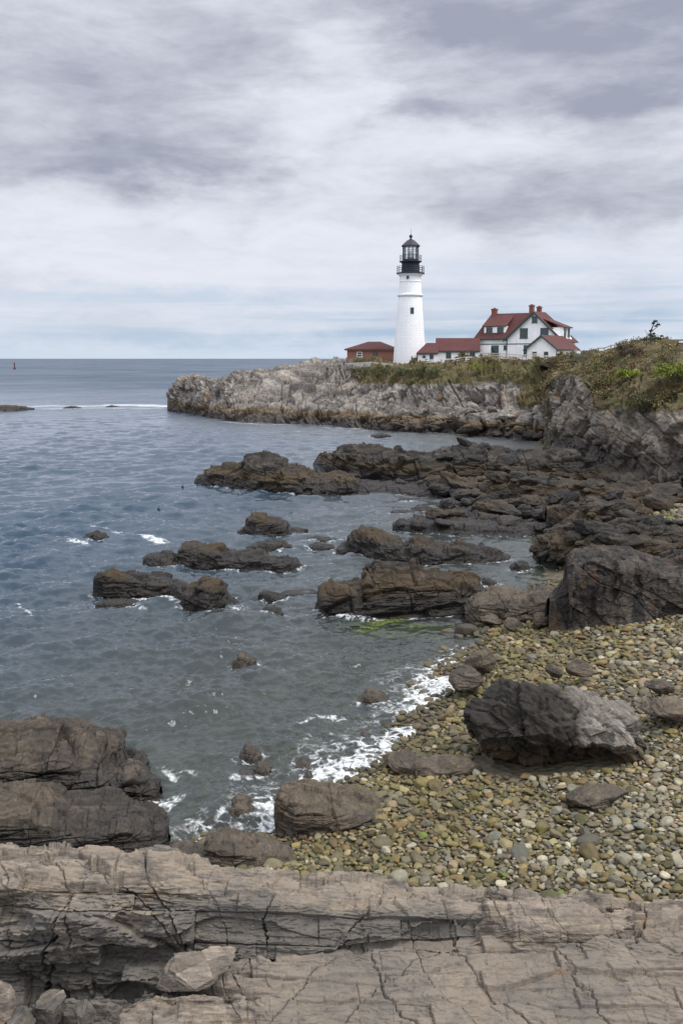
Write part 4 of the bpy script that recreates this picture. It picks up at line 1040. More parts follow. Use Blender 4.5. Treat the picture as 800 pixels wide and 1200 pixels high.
# strips of thin blue low over the sea
lowb = t.rng(el, .0, .105, 1, 0)
strip = t.noise(t.comb(t.math('MULTIPLY', az, 3.0), t.math('MULTIPLY', el, 75.0), 4.1), 1.0, 6, .6, dist=.3)
bl = None
for m_ in [(690, 345, 330, 22, .75), (720, 385, 300, 20, .85), (180, 385, 330, 20, .8), (120, 350, 240, 12, .5), (640, 300, 120, 16, .4), (520, 388, 200, 14, .5)]:
    f_ = mass(*m_); bl = f_ if bl is None else t.math('ADD', bl, f_)
blue = t.math('MULTIPLY', t.math('MULTIPLY', bl, t.rng(strip, .36, .62, .35, 1.0)), .9, clamp=True)
skyc = t.mix(1.0, sky.outputs[0], (1.0, 1.0, 1.0), 'MULTIPLY')
skyb = t.mix(.85, skyc, (3.5, 4.65, 6.1))
col = t.mix(blue, cloud, skyb)
hz = t.rng(el, -.01, .035, .75, 0)
col = t.mix(hz, col, (4.45, 5.4, 6.5))
# the thin cloud overhead, out of the picture, is brighter than the banks along the coast
up = t.rng(dz, .34, .8, 1.0, 1.8)
cs = t.node('ShaderNodeVectorMath', {0: col}, operation='SCALE'); t.put(cs.inputs['Scale'], t.math('MULTIPLY', up, t.rng(dy, .1, -.5, 1.0, 1.4)))  # sky behind the camera brightened too, added to lift the house fronts
t.put(bg.inputs['Color'], cs.outputs[0]); bg.inputs['Strength'].default_value = .1
sl = bpy.data.lights.new('sun', 'SUN'); sl.energy = 2.2; sl.angle = R(28); sl.color = (1, .96, .9)
so = bpy.data.objects.new('sun', sl); COL.objects.link(so)
sdv = Vector((math.sin(R(SUN_AZ)) * math.cos(R(SUN_EL)), math.cos(R(SUN_AZ)) * math.cos(R(SUN_EL)), math.sin(R(SUN_EL))))
so.rotation_euler = sdv.to_track_quat('Z', 'Y').to_euler()
scene.view_settings.view_transform = 'Standard'; scene.view_settings.look = 'None'
scene.view_settings.exposure = 0.35; scene.view_settings.gamma = 1.0; scene.view_settings.use_curve_mapping = False
scene.cycles.max_bounces = 6; scene.cycles.diffuse_bounces = 2; scene.cycles.glossy_bounces = 3; scene.cycles.transparent_max_bounces = 8
scene.cycles.use_denoising = True
scene.cycles.sample_clamp_indirect = 4
# ------------------------------------------------------------------ buildings
def wallmat(name, c, rough=.7, horiz=0.0, var=.12, sc=.8):
    m, t, b = material(name)
    pos = t.node('ShaderNodeNewGeometry').outputs['Position']
    n = t.noise(pos, sc, 6, .65); n2 = t.noise(t.vmath('MULTIPLY', pos, (1, 1, .25)), 1.6, 5, .65)
    f = t.math('MULTIPLY', t.rng(n, .25, .75, 1 - var, 1 + var * .6, smooth=False), t.rng(n2, .3, .7, 1 - var * .8, 1.03, smooth=False))
    cs = t.node('ShaderNodeVectorMath', {0: c}, operation='SCALE'); t.put(cs.inputs['Scale'], f)
    t.put(b.inputs['Base Color'], cs.outputs[0]); b.inputs['Roughness'].default_value = rough
    if horiz:
        wv = t.node('ShaderNodeTexWave', {'Vector': pos, 'Scale': horiz, 'Distortion': 0.0}, wave_type='BANDS', bands_direction='Z', wave_profile='SAW')
        t.put(b.inputs['Normal'], t.node('ShaderNodeBump', {'Height': wv.outputs[0], 'Strength': .12, 'Distance': .02}))
    return m
M_white = wallmat('white_clapboard', (.9, .9, .9), .6, horiz=1.3)
M_wtrim = plain('white_trim', (.76, .76, .75), .5, .06)
M_green = plain('dark_green_paint', (.022, .060, .050), .5, .15)
M_green2 = plain('green_shutter', (.035, .105, .090), .5, .15)
M_roof, t, b = material('red_shingle')
pos = t.node('ShaderNodeNewGeometry').outputs['Position']
br = t.node('ShaderNodeTexBrick', {'Vector': t.vmath('MULTIPLY', pos, (1, 1, 1.4)), 'Color1': (.088, .021, .019, 1), 'Color2': (.064, .017, .016, 1), 'Mortar': (.040, .013, .012, 1), 'Scale': 1.0, 'Mortar Size': .012, 'Brick Width': .45, 'Row Height': .2})
t.put(b.inputs['Base Color'], t.mix(t.rng(t.noise(pos, .5, 6, .7), .35, .7, 0, .5), br.outputs[0], (.098, .032, .028))); b.inputs['Roughness'].default_value = .85
M_brick, t, b = material('red_brick')
tc = t.node('ShaderNodeTexCoord').outputs['Object']; sx, sy, sz_ = t.sep(tc)
br = t.node('ShaderNodeTexBrick', {'Vector': t.comb(t.math('ADD', sx, sy), sz_, 0.0), 'Color1': (.30, .105, .062, 1), 'Color2': (.24, .080, .048, 1), 'Mortar': (.28, .20, .16, 1), 'Scale': 1.0, 'Mortar Size': .012, 'Brick Width': .26, 'Row Height': .085})
t.put(b.inputs['Base Color'], t.mix(t.rng(t.noise(tc, .6, 5, .7), .4, .7, 0, .5), br.outputs[0], (.17, .055, .04))); b.inputs['Roughness'].default_value = .85
M_black = plain('black_iron', (.016, .018, .030), .45, .2)
M_pane = plain('dark_window_glass', (.022, .028, .034), .08, .2, spec=.6)
M_wood = plain('weathered_wood', (.40, .375, .33), .85, .25, 6)
M_darkwood = plain('dark_weathered_wood', (.10, .088, .075), .85, .25, 6)
M_chim = plain('chimney_brick', (.20, .070, .048), .85, .25, 4)
M_stone = plain('pale_wall_stone', (.42, .40, .37), .85, .25, 2, bump=.5)
# whitewashed tower: courses of stone under the paint
M_tower, t, b = material('whitewashed_stone')
tc = t.node('ShaderNodeTexCoord').outputs['Object']; sx, sy, sz_ = t.sep(tc)
th = t.math('MULTIPLY', t.math('ARCTAN2', sx, sy), 2.6)
br = t.node('ShaderNodeTexBrick', {'Vector': t.comb(th, sz_, 0.0), 'Color1': (.82, .825, .83, 1), 'Color2': (.77, .775, .785, 1), 'Mortar': (.66, .665, .675, 1), 'Scale': 1.0, 'Mortar Size': .03, 'Mortar Smooth': .4, 'Brick Width': .9, 'Row Height': .42})
st = t.noise(t.comb(t.math('MULTIPLY', th, 2.0), t.math('MULTIPLY', sz_, .18), 0.0), 1.0, 5, .65)
t.put(b.inputs['Base Color'], t.mix(t.rng(st, .5, .75, 0, .35), br.outputs[0], (.56, .56, .545))); b.inputs['Roughness'].default_value = .75
t.put(b.inputs['Normal'], t.node('ShaderNodeBump', {'Height': t.math('ADD', br.outputs[1], t.math('MULTIPLY', t.noise(tc, 3, 4), -.8)), 'Strength': .25, 'Distance': -.03}))
M_glass = bpy.data.materials.new('lantern_glass'); M_glass.use_nodes = True; t = NT(M_glass.node_tree); t.n.clear()
mx = t.node('ShaderNodeMixShader', {0: t.math('MAXIMUM', t.node('ShaderNodeFresnel', {'IOR': 1.5}).outputs[0], .12), 1: t.node('ShaderNodeBsdfTransparent', {'Color': (.86, .89, .90)}).outputs[0], 2: t.node('ShaderNodeBsdfGlossy', {'Roughness': .03}).outputs[0]})
t.l.new(mx.outputs[0], t.node('ShaderNodeOutputMaterial').inputs[0])

# ---- lighthouse
LY = 190.0
LB = PY(479.6, 428, LY)
lz = lambda py: PY(400, py, LY)[2] - LB[2]
px2m = float(to_px(LB)[2]) / F
lh = empty('lighthouse', tuple(LB)); tag(lh, 'tall white round lighthouse tower with a black lantern room on the headland', 'lighthouse')
zb = lz(346.3); zt = lz(321)
m = MB(); m.lathe([(3.22, -1.6), (3.16, 0), (2.92, lz(408)), (2.66, lz(388)), (2.40, lz(366)), (2.22, lz(350)), (2.17, zb - .3)], 56); m.build('tower_shaft', M_tower, lh, True)
m = MB(); m.lathe([(2.18, zb - .28), (2.42, zb - .08), (2.46, zb + .1), (2.30, zb + .22), (2.14, zb + .24)], 56); m.build('belt_course', M_wtrim, lh, True)
m = MB(); m.lathe([(2.13, zb + .25), (2.04, lz(334)), (2.00, lz(331)), (2.08, lz(330.5)), (2.08, lz(329.8)), (1.99, lz(329.4)), (1.98, zt - .55), (2.15, zt - .35), (2.42, zt - .06)], 56); m.build('upper_shaft', M_tower, lh, True)
m = MB(); m.lathe([(2.42, zt - .05), (2.62, zt - .02), (2.62, zt + .2), (2.5, zt + .22)], 48); m.build('gallery_deck', M_black, lh, True)
def railing(name, r, z0, h, nposts, rails):
    mm = MB()
    for j in range(nposts):
        a = 2 * math.pi * (j + .35) / nposts; mm.tube([(r * math.cos(a), r * math.sin(a), z0), (r * math.cos(a), r * math.sin(a), z0 + h)], .04, 5)
    for q in rails:
        mm.tube([(r * math.cos(a), r * math.sin(a), z0 + q * h) for a in np.linspace(0, 2 * math.pi, 41)], .035, 5)
    mm.build(name, M_black, lh)
railing('gallery_railing', 2.52, zt + .2, 1.15, 18, (.35, .68, 1))
z2 = lz(307)
m = MB(); m.lathe([(1.62, zt + .22), (1.62, z2 - .35), (1.72, z2 - .2), (1.95, z2 - .03)], 40); m.build('watch_room', M_black, lh, True)
m = MB(); m.lathe([(1.95, z2 - .02), (2.1, z2), (2.1, z2 + .14), (1.9, z2 + .16)], 40); m.build('lantern_deck', M_black, lh, True)
railing('lantern_railing', 2.02, z2 + .14, 1.0, 16, (.5, 1))
z3 = lz(289)
m = MB(); m.lathe([(1.52, z2 + .16), (1.52, z2 + .5)], 12); m.build('lantern_sill', M_black, lh)
m = MB(); m.lathe([(1.46, z2 + .5), (1.46, z3)], 12); m.build('lantern_glazing', M_glass, lh)
m = MB()
for j in range(12):
    a = 2 * math.pi * (j + .5) / 12; m.tube([(1.48 * math.cos(a), 1.48 * math.sin(a), z2 + .4), (1.48 * math.cos(a), 1.48 * math.sin(a), z3 + .05)], .055, 6)
for q in (.36, .68): m.tube([(1.48 * math.cos(a), 1.48 * math.sin(a), z2 + .5 + q * (z3 - z2 - .5)) for a in np.linspace(math.pi / 12, 2 * math.pi + math.pi / 12, 13)], .04, 6)
m.build('glazing_bars', M_black, lh)
m = MB(); m.lathe([(.12, z2 + .16), (.12, z2 + .7), (.42, z2 + .75), (.50, z2 + 1.2), (.42, z2 + 1.75), (.16, z2 + 1.8), (.12, z2 + 2.0)], 20); m.build('beacon_lens', plain('lens_glass', (.72, .76, .74), .1, .1), lh, True)
z4 = lz(280.5)
m = MB(); m.lathe([(1.40, z3), (1.74, z3 + .02), (1.74, z3 + .16), (1.25, z3 + .62), (.70, z3 + 1.12), (.30, z4), (.22, z4 + .12)], 24); m.build('lantern_roof', M_black, lh, True)
m = MB(); m.lathe([(.12, z4 + .1), (.14, z4 + .25), (.30, z4 + .38), (.34, z4 + .55), (.28, z4 + .72), (.10, z4 + .85), (.05, z4 + .95)], 18); m.build('ball_vent', M_black, lh, True)
m = MB(); m.tube([(0, 0, z4 + .9), (0, 0, lz(268))], .025, 5); m.build('lightning_rod', M_black, lh)
def tower_window(x, py, r, w, h):
    z = lz(py); dx_ = x; y = -math.sqrt(max(r * r - dx_ * dx_, .01))
    mm = MB(); mm.box((dx_ - w / 2 - .08, y - .10, z - h / 2 - .1), (dx_ + w / 2 + .08, y + .30, z - h / 2)); mm.box((dx_ - w / 2 - .08, y - .08, z + h / 2), (dx_ + w / 2 + .08, y + .30, z + h / 2 + .08))
    mm.box((dx_ - w / 2 - .08, y - .08, z - h / 2), (dx_ - w / 2, y + .30, z + h / 2)); mm.box((dx_ + w / 2, y - .08, z - h / 2), (dx_ + w / 2 + .08, y + .30, z + h / 2))
    fr_ = mm.build('window', M_green, lh); mm = MB(); mm.box((dx_ - w / 2, y - .05, z - h / 2), (dx_ + w / 2, y + .25, z + h / 2)); mm.build('pane', M_pane, fr_)
tower_window(.22, 364.5, 2.40, .46, .95); tower_window(-.62, 326, 2.02, .3, .34); tower_window(.1, 402, 2.86, .0, .0) if False else None

# ---- house helpers (local frame: x along the front, y into the house, z up)
def local(name, px, py, Y, theta, lab, cat):
    p = PY(px, py, Y); o = empty(name, tuple(p), -R(theta)); tag(o, lab, cat); return o, p
def part(m, name, mat, root, smooth=False): return m.build(name, mat, root, smooth)
def window(root, x0, x1, z0, z1, y, side='front', mat=None, bars=True):
    mm = MB()
    if side == 'right': mm.M = Matrix(((0, -1, 0, y), (1, 0, 0, 0), (0, 0, 1, 0), (0, 0, 0, 1)))   # local x -> y axis, facing +x
    q = 0 if side == 'right' else y
    t_ = .11
    mm.box((x0, q - .07, z0), (x0 + t_, q + .05, z1)); mm.box((x1 - t_, q - .07, z0), (x1, q + .05, z1))
    mm.box((x0 + t_, q - .07, z1 - t_), (x1 - t_, q + .05, z1)); mm.box((x0 - .05, q - .10, z0 - .08), (x1 + .05, q + .05, z0 + t_ - .01))
    if bars: mm.box((x0 + t_, q - .05, (z0 + z1) / 2 - .04), (x1 - t_, q + .05, (z0 + z1) / 2 + .04))
    f_ = mm.build('window', mat or M_green2, root)
    m2 = MB(); m2.M = mm.M; m2.box((x0 + t_, q - .03, z0 + t_), (x1 - t_, q + .04, z1 - t_)); m2.build('pane', M_pane, f_)
def slab_roof(mm, pts, th=.16):
    """one roof slope as a slab hanging below its outer face"""
    p = [Vector(q) for q in pts]; n = (p[1] - p[0]).cross(p[2] - p[0]).normalized()
    if n.z < 0: p = p[::-1]; n = -n
    mm.prism([tuple(q) for q in p], -n * th)

HYc = 182.0; zg = 0.0
hs, hp = local('keepers_house', 593, 426.5, HYc, 35, 'large white keepers house with red roofs, three chimneys and green trimmed gable', 'house')
k_ = float(to_px(hp)[2]) / F
hz_ = lambda py: PY(400, py, HYc)[2] - hp[2]
ze, zr = hz_(395.5), hz_(365.8)
m = MB()
m.box((-6.4, .6, -1.5), (0, 8.4, ze))                                                 # left wing
m.prism([(0, 0, -1.5), (10.45, 0, -1.5), (10.45, 0, ze - .2), (5.2, 0, zr - .25), (0, 0, ze - .2)], (0, 4.5, 0))
m.box((.02, 4.51, -1.5), (10.43, 6.2, ze - .9))
m.prism([(-6.4, .6, ze), (-6.4, 8.4, ze), (-5.6, 4.5, zr - .3)], (5.6, 0, 0))
part(m, 'wall', M_white, hs)
m = MB(); m.prism([(7.5, -8, -1.5), (13, -8, -1.5), (13, -8, hz_(408) - .15), (10.25, -8, hz_(394.3) - .2), (7.5, -8, hz_(408) - .15)], (0, 8.9, 0)); part(m, 'wing_wall', M_white, hs)
m = MB()
slab_roof(m, [(-6.9, .15, ze - .15), (.6, .15, ze - .15), (5.2, 4.5, zr), (-5.4, 4.5, zr)])
slab_roof(m, [(-6.9, 8.85, ze - .15), (-5.4, 4.5, zr), (5.2, 4.5, zr), (.6, 8.85, ze - .15)])
slab_roof(m, [(-6.9, .15, ze - .15), (-5.4, 4.5, zr), (-6.9, 8.85, ze - .15)])
slab_roof(m, [(5.2, -.5, zr + .02), (5.2, 4.7, zr + .02), (-.5, 4.7, ze - .45), (-.5, -.5, ze - .45)])
slab_roof(m, [(5.2, -.5, zr + .02), (11.0, -.5, ze - .85), (11.0, 6.4, ze - .85), (5.2, 4.7, zr + .02)])
slab_roof(m, [(5.2, 4.7, zr + .02), (11.0, 6.4, ze - .85), (-.5, 6.4, ze - .45)])
part(m, 'roof', M_roof, hs)
m = MB(); w0, w1 = hz_(408) - .1, hz_(394.3)
slab_roof(m, [(10.25, -8.4, w1), (10.25, 1.3, w1), (7.1, 1.3, w0 - .25), (7.1, -8.4, w0 - .25)])
slab_roof(m, [(10.25, -8.4, w1), (13.4, -8.4, w0 - .25), (13.4, 1.3, w0 - .25), (10.25, 1.3, w1)])
part(m, 'wing_roof', M_roof, hs)
m = MB()                                                                                   # green bargeboards and eaves
def board(mm, a, b_, h=.30, d=.10):
    a = Vector(a); b_ = Vector(b_); mm.prism([tuple(a), tuple(b_), tuple(b_ - Vector((0, 0, h))), tuple(a - Vector((0, 0, h)))], (0, -d, 0))
board(m, (-.5, -.51, ze - .45), (5.2, -.51, zr + .0), .36); board(m, (5.2, -.51, zr + .0), (11.0, -.51, ze - .85), .36)
part(m, 'bargeboard', M_green, hs); m = MB()
board(m, (7.1, -8.41, w0 - .25), (10.25, -8.41, w1), .30); board(m, (10.25, -8.41, w1), (13.4, -8.41, w0 - .25), .30)
part(m, 'bargeboard', M_green, hs); m = MB()
m.box((-6.85, .03, ze - .42), (-.55, .14, ze - .16))
part(m, 'eaves_board', M_green, hs); m = MB()
m.box((-6.42, .53, hz_(403.6)), (-.02, .59, hz_(402.6))); m.box((.02, -.06, hz_(403.6)), (7.3, -.005, hz_(402.6)))
part(m, 'belt_board', M_green, hs); m = MB()
for cb in (((-6.45, .5, -.3), (-6.33, .597, ze - .45)), ((-.06, -.07, -.3), (.08, -.004, ze - .5)), ((7.48, -8.06, -.5), (7.6, -8.004, w0 - .3)), ((12.9, -8.06, -.5), (13.04, -8.004, w0 - .3))):
    m = MB(); m.box(*cb); part(m, 'corner_board', M_green, hs)
dz0, dz1 = hz_(393), hz_(381.5)
m = MB(); m.box((-5.2, 1.15, dz0 - .4), (-.9, 4.2, dz1)); d_ = part(m, 'dormer', M_white, hs)
m = MB(); slab_roof(m, [(-5.5, .85, dz1 + .02), (-.6, .85, dz1 + .02), (-.6, 4.3, zr - .25), (-5.5, 4.3, zr - .25)]); part(m, 'dormer_roof', M_roof, d_)
window(hs, -4.75, -3.5, dz0 + .1, dz1 - .2, 1.15); window(hs, -2.55, -1.3, dz0 + .1, dz1 - .2, 1.15)
m = MB(); m.box((8.2, .7, ze - 1.0), (10.35, 3.9, hz_(384.6))); d_ = part(m, 'side_dormer', M_white, hs)
m = MB(); slab_roof(m, [(10.75, .4, hz_(384.6) + .02), (10.75, 4.2, hz_(384.6) + .02), (6.6, 4.2, hz_(374)), (6.6, .4, hz_(374))]); part(m, 'dormer_roof', M_roof, d_)
window(hs, 1.0, 2.0, ze - .3, hz_(386), 10.35, 'right'); window(hs, 2.6, 3.6, ze - .3, hz_(386), 10.35, 'right')
window(hs, 4.75, 5.75, hz_(379), hz_(371.3), 0, bars=False); window(hs, 2.5, 4.0, hz_(396.6), hz_(385), 0); window(hs, 6.4, 7.9, hz_(393.5), hz_(385), 0)
window(hs, -3.4, -1.9, hz_(417), hz_(404.6), .6); window(hs, -.9, -.25, hz_(410), hz_(404.6), .6); window(hs, 3.3, 4.5, hz_(417), hz_(404.6), 0, bars=False); 
window(hs, 8.5, 9.5, hz_(422) , hz_(412), -8, mat=M_wtrim); window(hs, 10.6, 11.6, hz_(422), hz_(412), -8, mat=M_wtrim); window(hs, -4.5, -3.2, hz_(422), hz_(412), 13, 'right', mat=M_wtrim)
def chimney(root, px, pyt, pyb, y, w=.85):
    x = ((px - 593) * k_ - y * math.sin(R(35))) / math.cos(R(35)); zt_ = hz_(pyt)
    mm = MB(); mm.box((x - w / 2, y - w / 2, hz_(pyb) - 1.2), (x + w / 2, y + w / 2, zt_ - .25)); mm.box((x - w / 2 - .08, y - w / 2 - .08, zt_ - .25), (x + w / 2 + .08, y + w / 2 + .08, zt_)); mm.box((x - .2, y - .2, zt_), (x + .2, y + .2, zt_ + .15))
    mm.build('chimney', M_chim, root)
chimney(hs, 584, 359.8, 366, 4.5); chimney(hs, 621.8, 357.3, 367, 3.2, .72); chimney(hs, 632, 358.8, 367, 5.0, .7)

# low connecting buildings
def low(name, lab, x0, x1, ridge, eave, Y, theta, depth, hip, wins):
    o, p = local(name, x0, 426.5, Y, theta, lab, 'outbuilding'); kk = float(to_px(p)[2]) / F
    L = (x1 - x0) * kk / math.cos(R(theta)); zz = lambda py: PY(400, py, Y)[2] - p[2]
    a, b_ = zz(eave), zz(ridge)
    mm = MB(); mm.box((0, 0, -1.5), (L, depth, a))
    if not hip: mm.prism([(0.02, 0.02, a), (0.02, depth - .02, a), (0.02, depth / 2, b_ - .2)], (L - .04, 0, 0))
    mm.build('wall', M_white, o)
    mm = MB(); e = .3; hh = L * .42 if hip else -e
    slab_roof(mm, [(-e, -e, a - .1), (L + e * .5, -e, a - .1), (L + e * .5, depth / 2, b_), (hh, depth / 2, b_)])
    slab_roof(mm, [(-e, depth + e, a - .1), (hh, depth / 2, b_), (L + e * .5, depth / 2, b_), (L + e * .5, depth + e, a - .1)])
    if hip: slab_roof(mm, [(-e, -e, a - .1), (hh, depth / 2, b_), (-e, depth + e, a - .1)])
    mm.build('roof', M_roof, o)
    mm = MB(); mm.box((-e + .02, -e - .05, a - .42), (L, -e - .005, a - .14)); mm.build('eaves_board', M_green, o)
    for (u0, u1, t0, t1, mt) in wins: window(o, (u0 - x0) * kk, (u1 - x0) * kk, zz(t1), zz(t0), 0, mat=mt)
    return o
low('passage_building', 'long low white building with red roof between the tower and the keepers house', 511.6, 560.5, 395.8, 410.3, 183.5, 6, 5.4, False, [(522, 528, 411.6, 420.5, M_green2), (538, 544, 411.6, 420.5, M_green2), (549.5, 555.5, 411.6, 417.5, M_green2)])
low('entry_building', 'smallest white building with a hipped red roof against the foot of the tower', 489.5, 512, 401.6, 412.8, 183.0, 6, 4.6, True, [(503, 507.4, 413.4, 421.5, M_green), (495, 498, 416.5, 419, M_green)])

# red brick building
bh, p = local('brick_building', 406.5, 429, 193, 10, 'red brick building with a hipped red roof on the left of the lighthouse', 'building')
kk = float(to_px(p)[2]) / F; zz = lambda py: PY(400, py, 193)[2] - p[2]
L = 55 * kk; dp = 7.0; a, b_ = zz(408.6), zz(400)
m = MB(); m.box((0, 0, -2.0), (L, dp, a)); m.build('wall', M_brick, bh)
m = MB(); e = .45
slab_roof(m, [(-e, -e, a - .05), (L + e, -e, a - .05), (L * .66, dp / 2, b_), (L * .40, dp / 2, b_)]); slab_roof(m, [(-e, dp + e, a - .05), (L * .40, dp / 2, b_), (L * .66, dp / 2, b_), (L + e, dp + e, a - .05)])
slab_roof(m, [(-e, -e, a - .05), (L * .40, dp / 2, b_), (-e, dp + e, a - .05)]); slab_roof(m, [(L + e, -e, a - .05), (L + e, dp + e, a - .05), (L * .66, dp / 2, b_)])
m.build('roof', M_roof, bh)
m = MB(); m.box((-e, -e - .06, a - .34), (L + e, -e - .004, a - .08)); m.build('eaves_board', plain('brown_trim', (.10, .045, .035), .6), bh)
window(bh, 11.5 * kk, 18 * kk, zz(418.5), zz(412.3), 0, mat=M_wtrim); window(bh, 30.5 * kk, 36 * kk, zz(421), zz(413), 0, mat=M_green)

# low stone wall before the brick building, fences
def on_sheet(px, py, grids=None, far=False):
    best = None
    for G in (HG.reshape(-1, 3), CG.reshape(-1, 3)):
        x, y, d_ = to_px(G); q = (x - px) ** 2 + (y - py) ** 2; mk_ = q < 9
        if not mk_.any(): mk_ = q <= q.min() + 1e-6
        i = np.nonzero(mk_)[0]; j = i[np.argmin(d_[i] + q[i] * .6)] if not far else i[np.argmax(d_[i])]
        if best is None or q[j] < best[0] - 6 or (q[j] < 12 and d_[j] < best[2]): best = (q[j], G[j], d_[j])
    return best[1]
ALLG = np.concatenate([HG.reshape(-1, 3), CG.reshape(-1, 3)])
def surf_z(x, y):
    q = (ALLG[:, 0] - x) ** 2 + (ALLG[:, 1] - y) ** 2; i = np.argsort(q)[:6]; return float(np.median(ALLG[i, 2]))
def fence(lab, pts, h, rails, mat, step=2.4, top=False):
    P = []
    for (px, Y) in pts:
        x = PY(px, 420, Y)[0]; P.append(Vector((x, Y, surf_z(x, Y))))
    o = empty('fence', tuple(P[0])); tag(o, lab, 'fence')
    posts = []
    for a_, b2 in zip(P[:-1], P[1:]):
        n = max(1, int((b2 - a_).length / step))
        for j in range(n): posts.append(a_.lerp(b2, j / n))
    posts.append(P[-1]); base = P[0]
    posts = [Vector((q.x, q.y, surf_z(q.x, q.y))) - base for q in posts]
    zs = [q.z for q in posts]; zs = [sorted(zs[max(0, i - 2):i + 3])[len(zs[max(0, i - 2):i + 3]) // 2] for i in range(len(zs))]
    for q, z_ in zip(posts, zs): q.z = z_
    pm = MB(); pm.box((-.07, -.07, -.6), (.07, .07, h)); pm.poly([(-.07, -.07, h + .002), (.07, -.07, h + .002), (.07, .07, h + .002), (-.07, .07, h + .002)])
    p0 = pm.build('post', mat, o); p0.location = posts[0]
    for q in posts[1:]:
        c_ = p0.copy(); COL.objects.link(c_); c_.parent = o; c_.location = q
    for r_h in rails:
        rm = MB()
        for a_, b2 in zip(posts[:-1], posts[1:]):
            u = Vector((0, -.09, r_h * h)); t2 = .07
            rm.prism([tuple(a_ + u + Vector((0, 0, t2))), tuple(b2 + u + Vector((0, 0, t2))), tuple(b2 + u - Vector((0, 0, t2))), tuple(a_ + u - Vector((0, 0, t2)))], (0, .05, 0))
        rm.build('rail', mat, o)
    return o
fence('white rail fence along the bank before the long low building', [(497, 172), (530, 170), (562, 168)], 1.15, (.35, .65, .95), M_wtrim)
fence('pale rail fence dipping past the front of the keepers house', [(562, 166), (585, 160), (612, 160), (640, 164)], 1.15, (.35, .65, .95), M_wood)
fence('weathered rail fence running right from the keepers house to the scrub', [(668, 146), (700, 131), (740, 114)], 1.3, (.3, .6, .92), M_wood, 3)
fence('dark rail fence on the skyline at the right edge beside the bent tree', [(738, 104), (770, 103), (800, 102), (850, 102)], 1.15, (.35, .65, .95), M_darkwood, 2.6)
m = MB(); pw = [PY(404, 425.5, 184), PY(432, 424, 180), PY(459, 427, 177)]
for a_, b2 in zip(pw[:-1], pw[1:]): m.prism([tuple(a_), tuple(b2), tuple(b2 - np.array([0, 0, 1.6])), tuple(a_ - np.array([0, 0, 1.6]))], (.2, .5, 0))
o = m.build('stone_wall', M_stone); tag(o, 'low pale stone wall in front of the red brick building', 'wall')

# ------------------------------------------------------------------ plants
def leafmat(name, cols, sc):
    m, t, b = material(name)
    pos = t.node('ShaderNodeNewGeometry').outputs['Position']
    at = t.attr('tint', 'Color')
    t.put(b.inputs['Base Color'], at); b.inputs['Roughness'].default_value = .65; b.inputs['Specular IOR Level'].default_value = .25
    return m
M_leaf = leafmat('leaf', None, 1)
def leaves(centers, radii, n, size, cols, r, flat=.75):
    """n small leaf sprays around each centre"""
    N = len(centers); C_ = np.repeat(centers, n, 0); rr = np.repeat(radii, n)
    dv = r.normal(size=(N * n, 3)); dv /= np.linalg.norm(dv, axis=1)[:, None]
    dv *= (r.random(N * n) ** .45)[:, None]; dv[:, 2] = np.abs(dv[:, 2]) * flat
    P = C_ + dv * rr[:, None]
    a = r.normal(size=(N * n, 3)); a /= np.linalg.norm(a, axis=1)[:, None]
    b2 = np.cross(a, r.normal(size=(N * n, 3))); b2 /= np.linalg.norm(b2, axis=1)[:, None]
    s = (size * r.uniform(.6, 1.5, N * n))[:, None]
    V = np.stack([P - a * s, P - b2 * s * .45, P + a * s, P + b2 * s * .45], 1).reshape(-1, 3)
    Fc = np.arange(N * n * 4, dtype=np.int32).reshape(-1, 4)
    cc = np.repeat(cols, n, 0) * r.uniform(.65, 1.35, (N * n, 1)); return V, Fc, np.repeat(cc, 4, 0)
rv = np.random.default_rng(31)
pal_scrub = 1.2 * np.array([(.125, .088, .040), (.09, .070, .032), (.135, .105, .042), (.066, .062, .026), (.115, .062, .030), (.115, .112, .030), (.155, .112, .058), (.10, .092, .032), (.165, .128, .064)])
pts, cls, rad = [], [], []
for G, vf, nn in ((HG, veg_head, 2600), (CG, veg_cliff, 5200)):
    Vv = G.reshape(-1, 3); vg = vf(Vv.astype(f32), G.shape[1], G.shape[0])['veg']
    x, y, d_ = to_px(Vv)
    area = np.linalg.norm(np.cross(np.gradient(G, axis=1), np.gradient(G, axis=0)), axis=2).ravel()
    wgt = area * sstep(.42, .75, vg) * (.05 + sstep(-.15, .25, fbm(Vv / 3.6, 3, .5, 12.0))) * (x > 380) * (x < 900) * (Vv[:, 1] < 176); wgt *= np.clip(110 / Vv[:, 1], .3, 1.6)
    i = rv.choice(len(Vv), nn, p=wgt / wgt.sum())
    pts.append(Vv[i]); nz = fbm(Vv[i] / 5.0, 3, .5, 6.0) + rv.normal(0, .30, nn)
    ci = np.clip(((nz + .8) / 1.6 * len(pal_scrub)).astype(int), 0, len(pal_scrub) - 1); cls.append(pal_scrub[ci]); rad.append(rv.uniform(.25, .62, nn) * (1 if G is CG else np.where(Vv[i][:, 1] > 158, .75, 1.15)))
V, Fc, cc = leaves(np.concatenate(pts), np.concatenate(rad), 26, .085, np.concatenate(cls), rv)
o = link('scrub', mesh_np('scrub', V, Fc, None, False, cc), M_leaf); tag(o, 'low brown and olive scrub covering the cliff tops', kind='stuff')
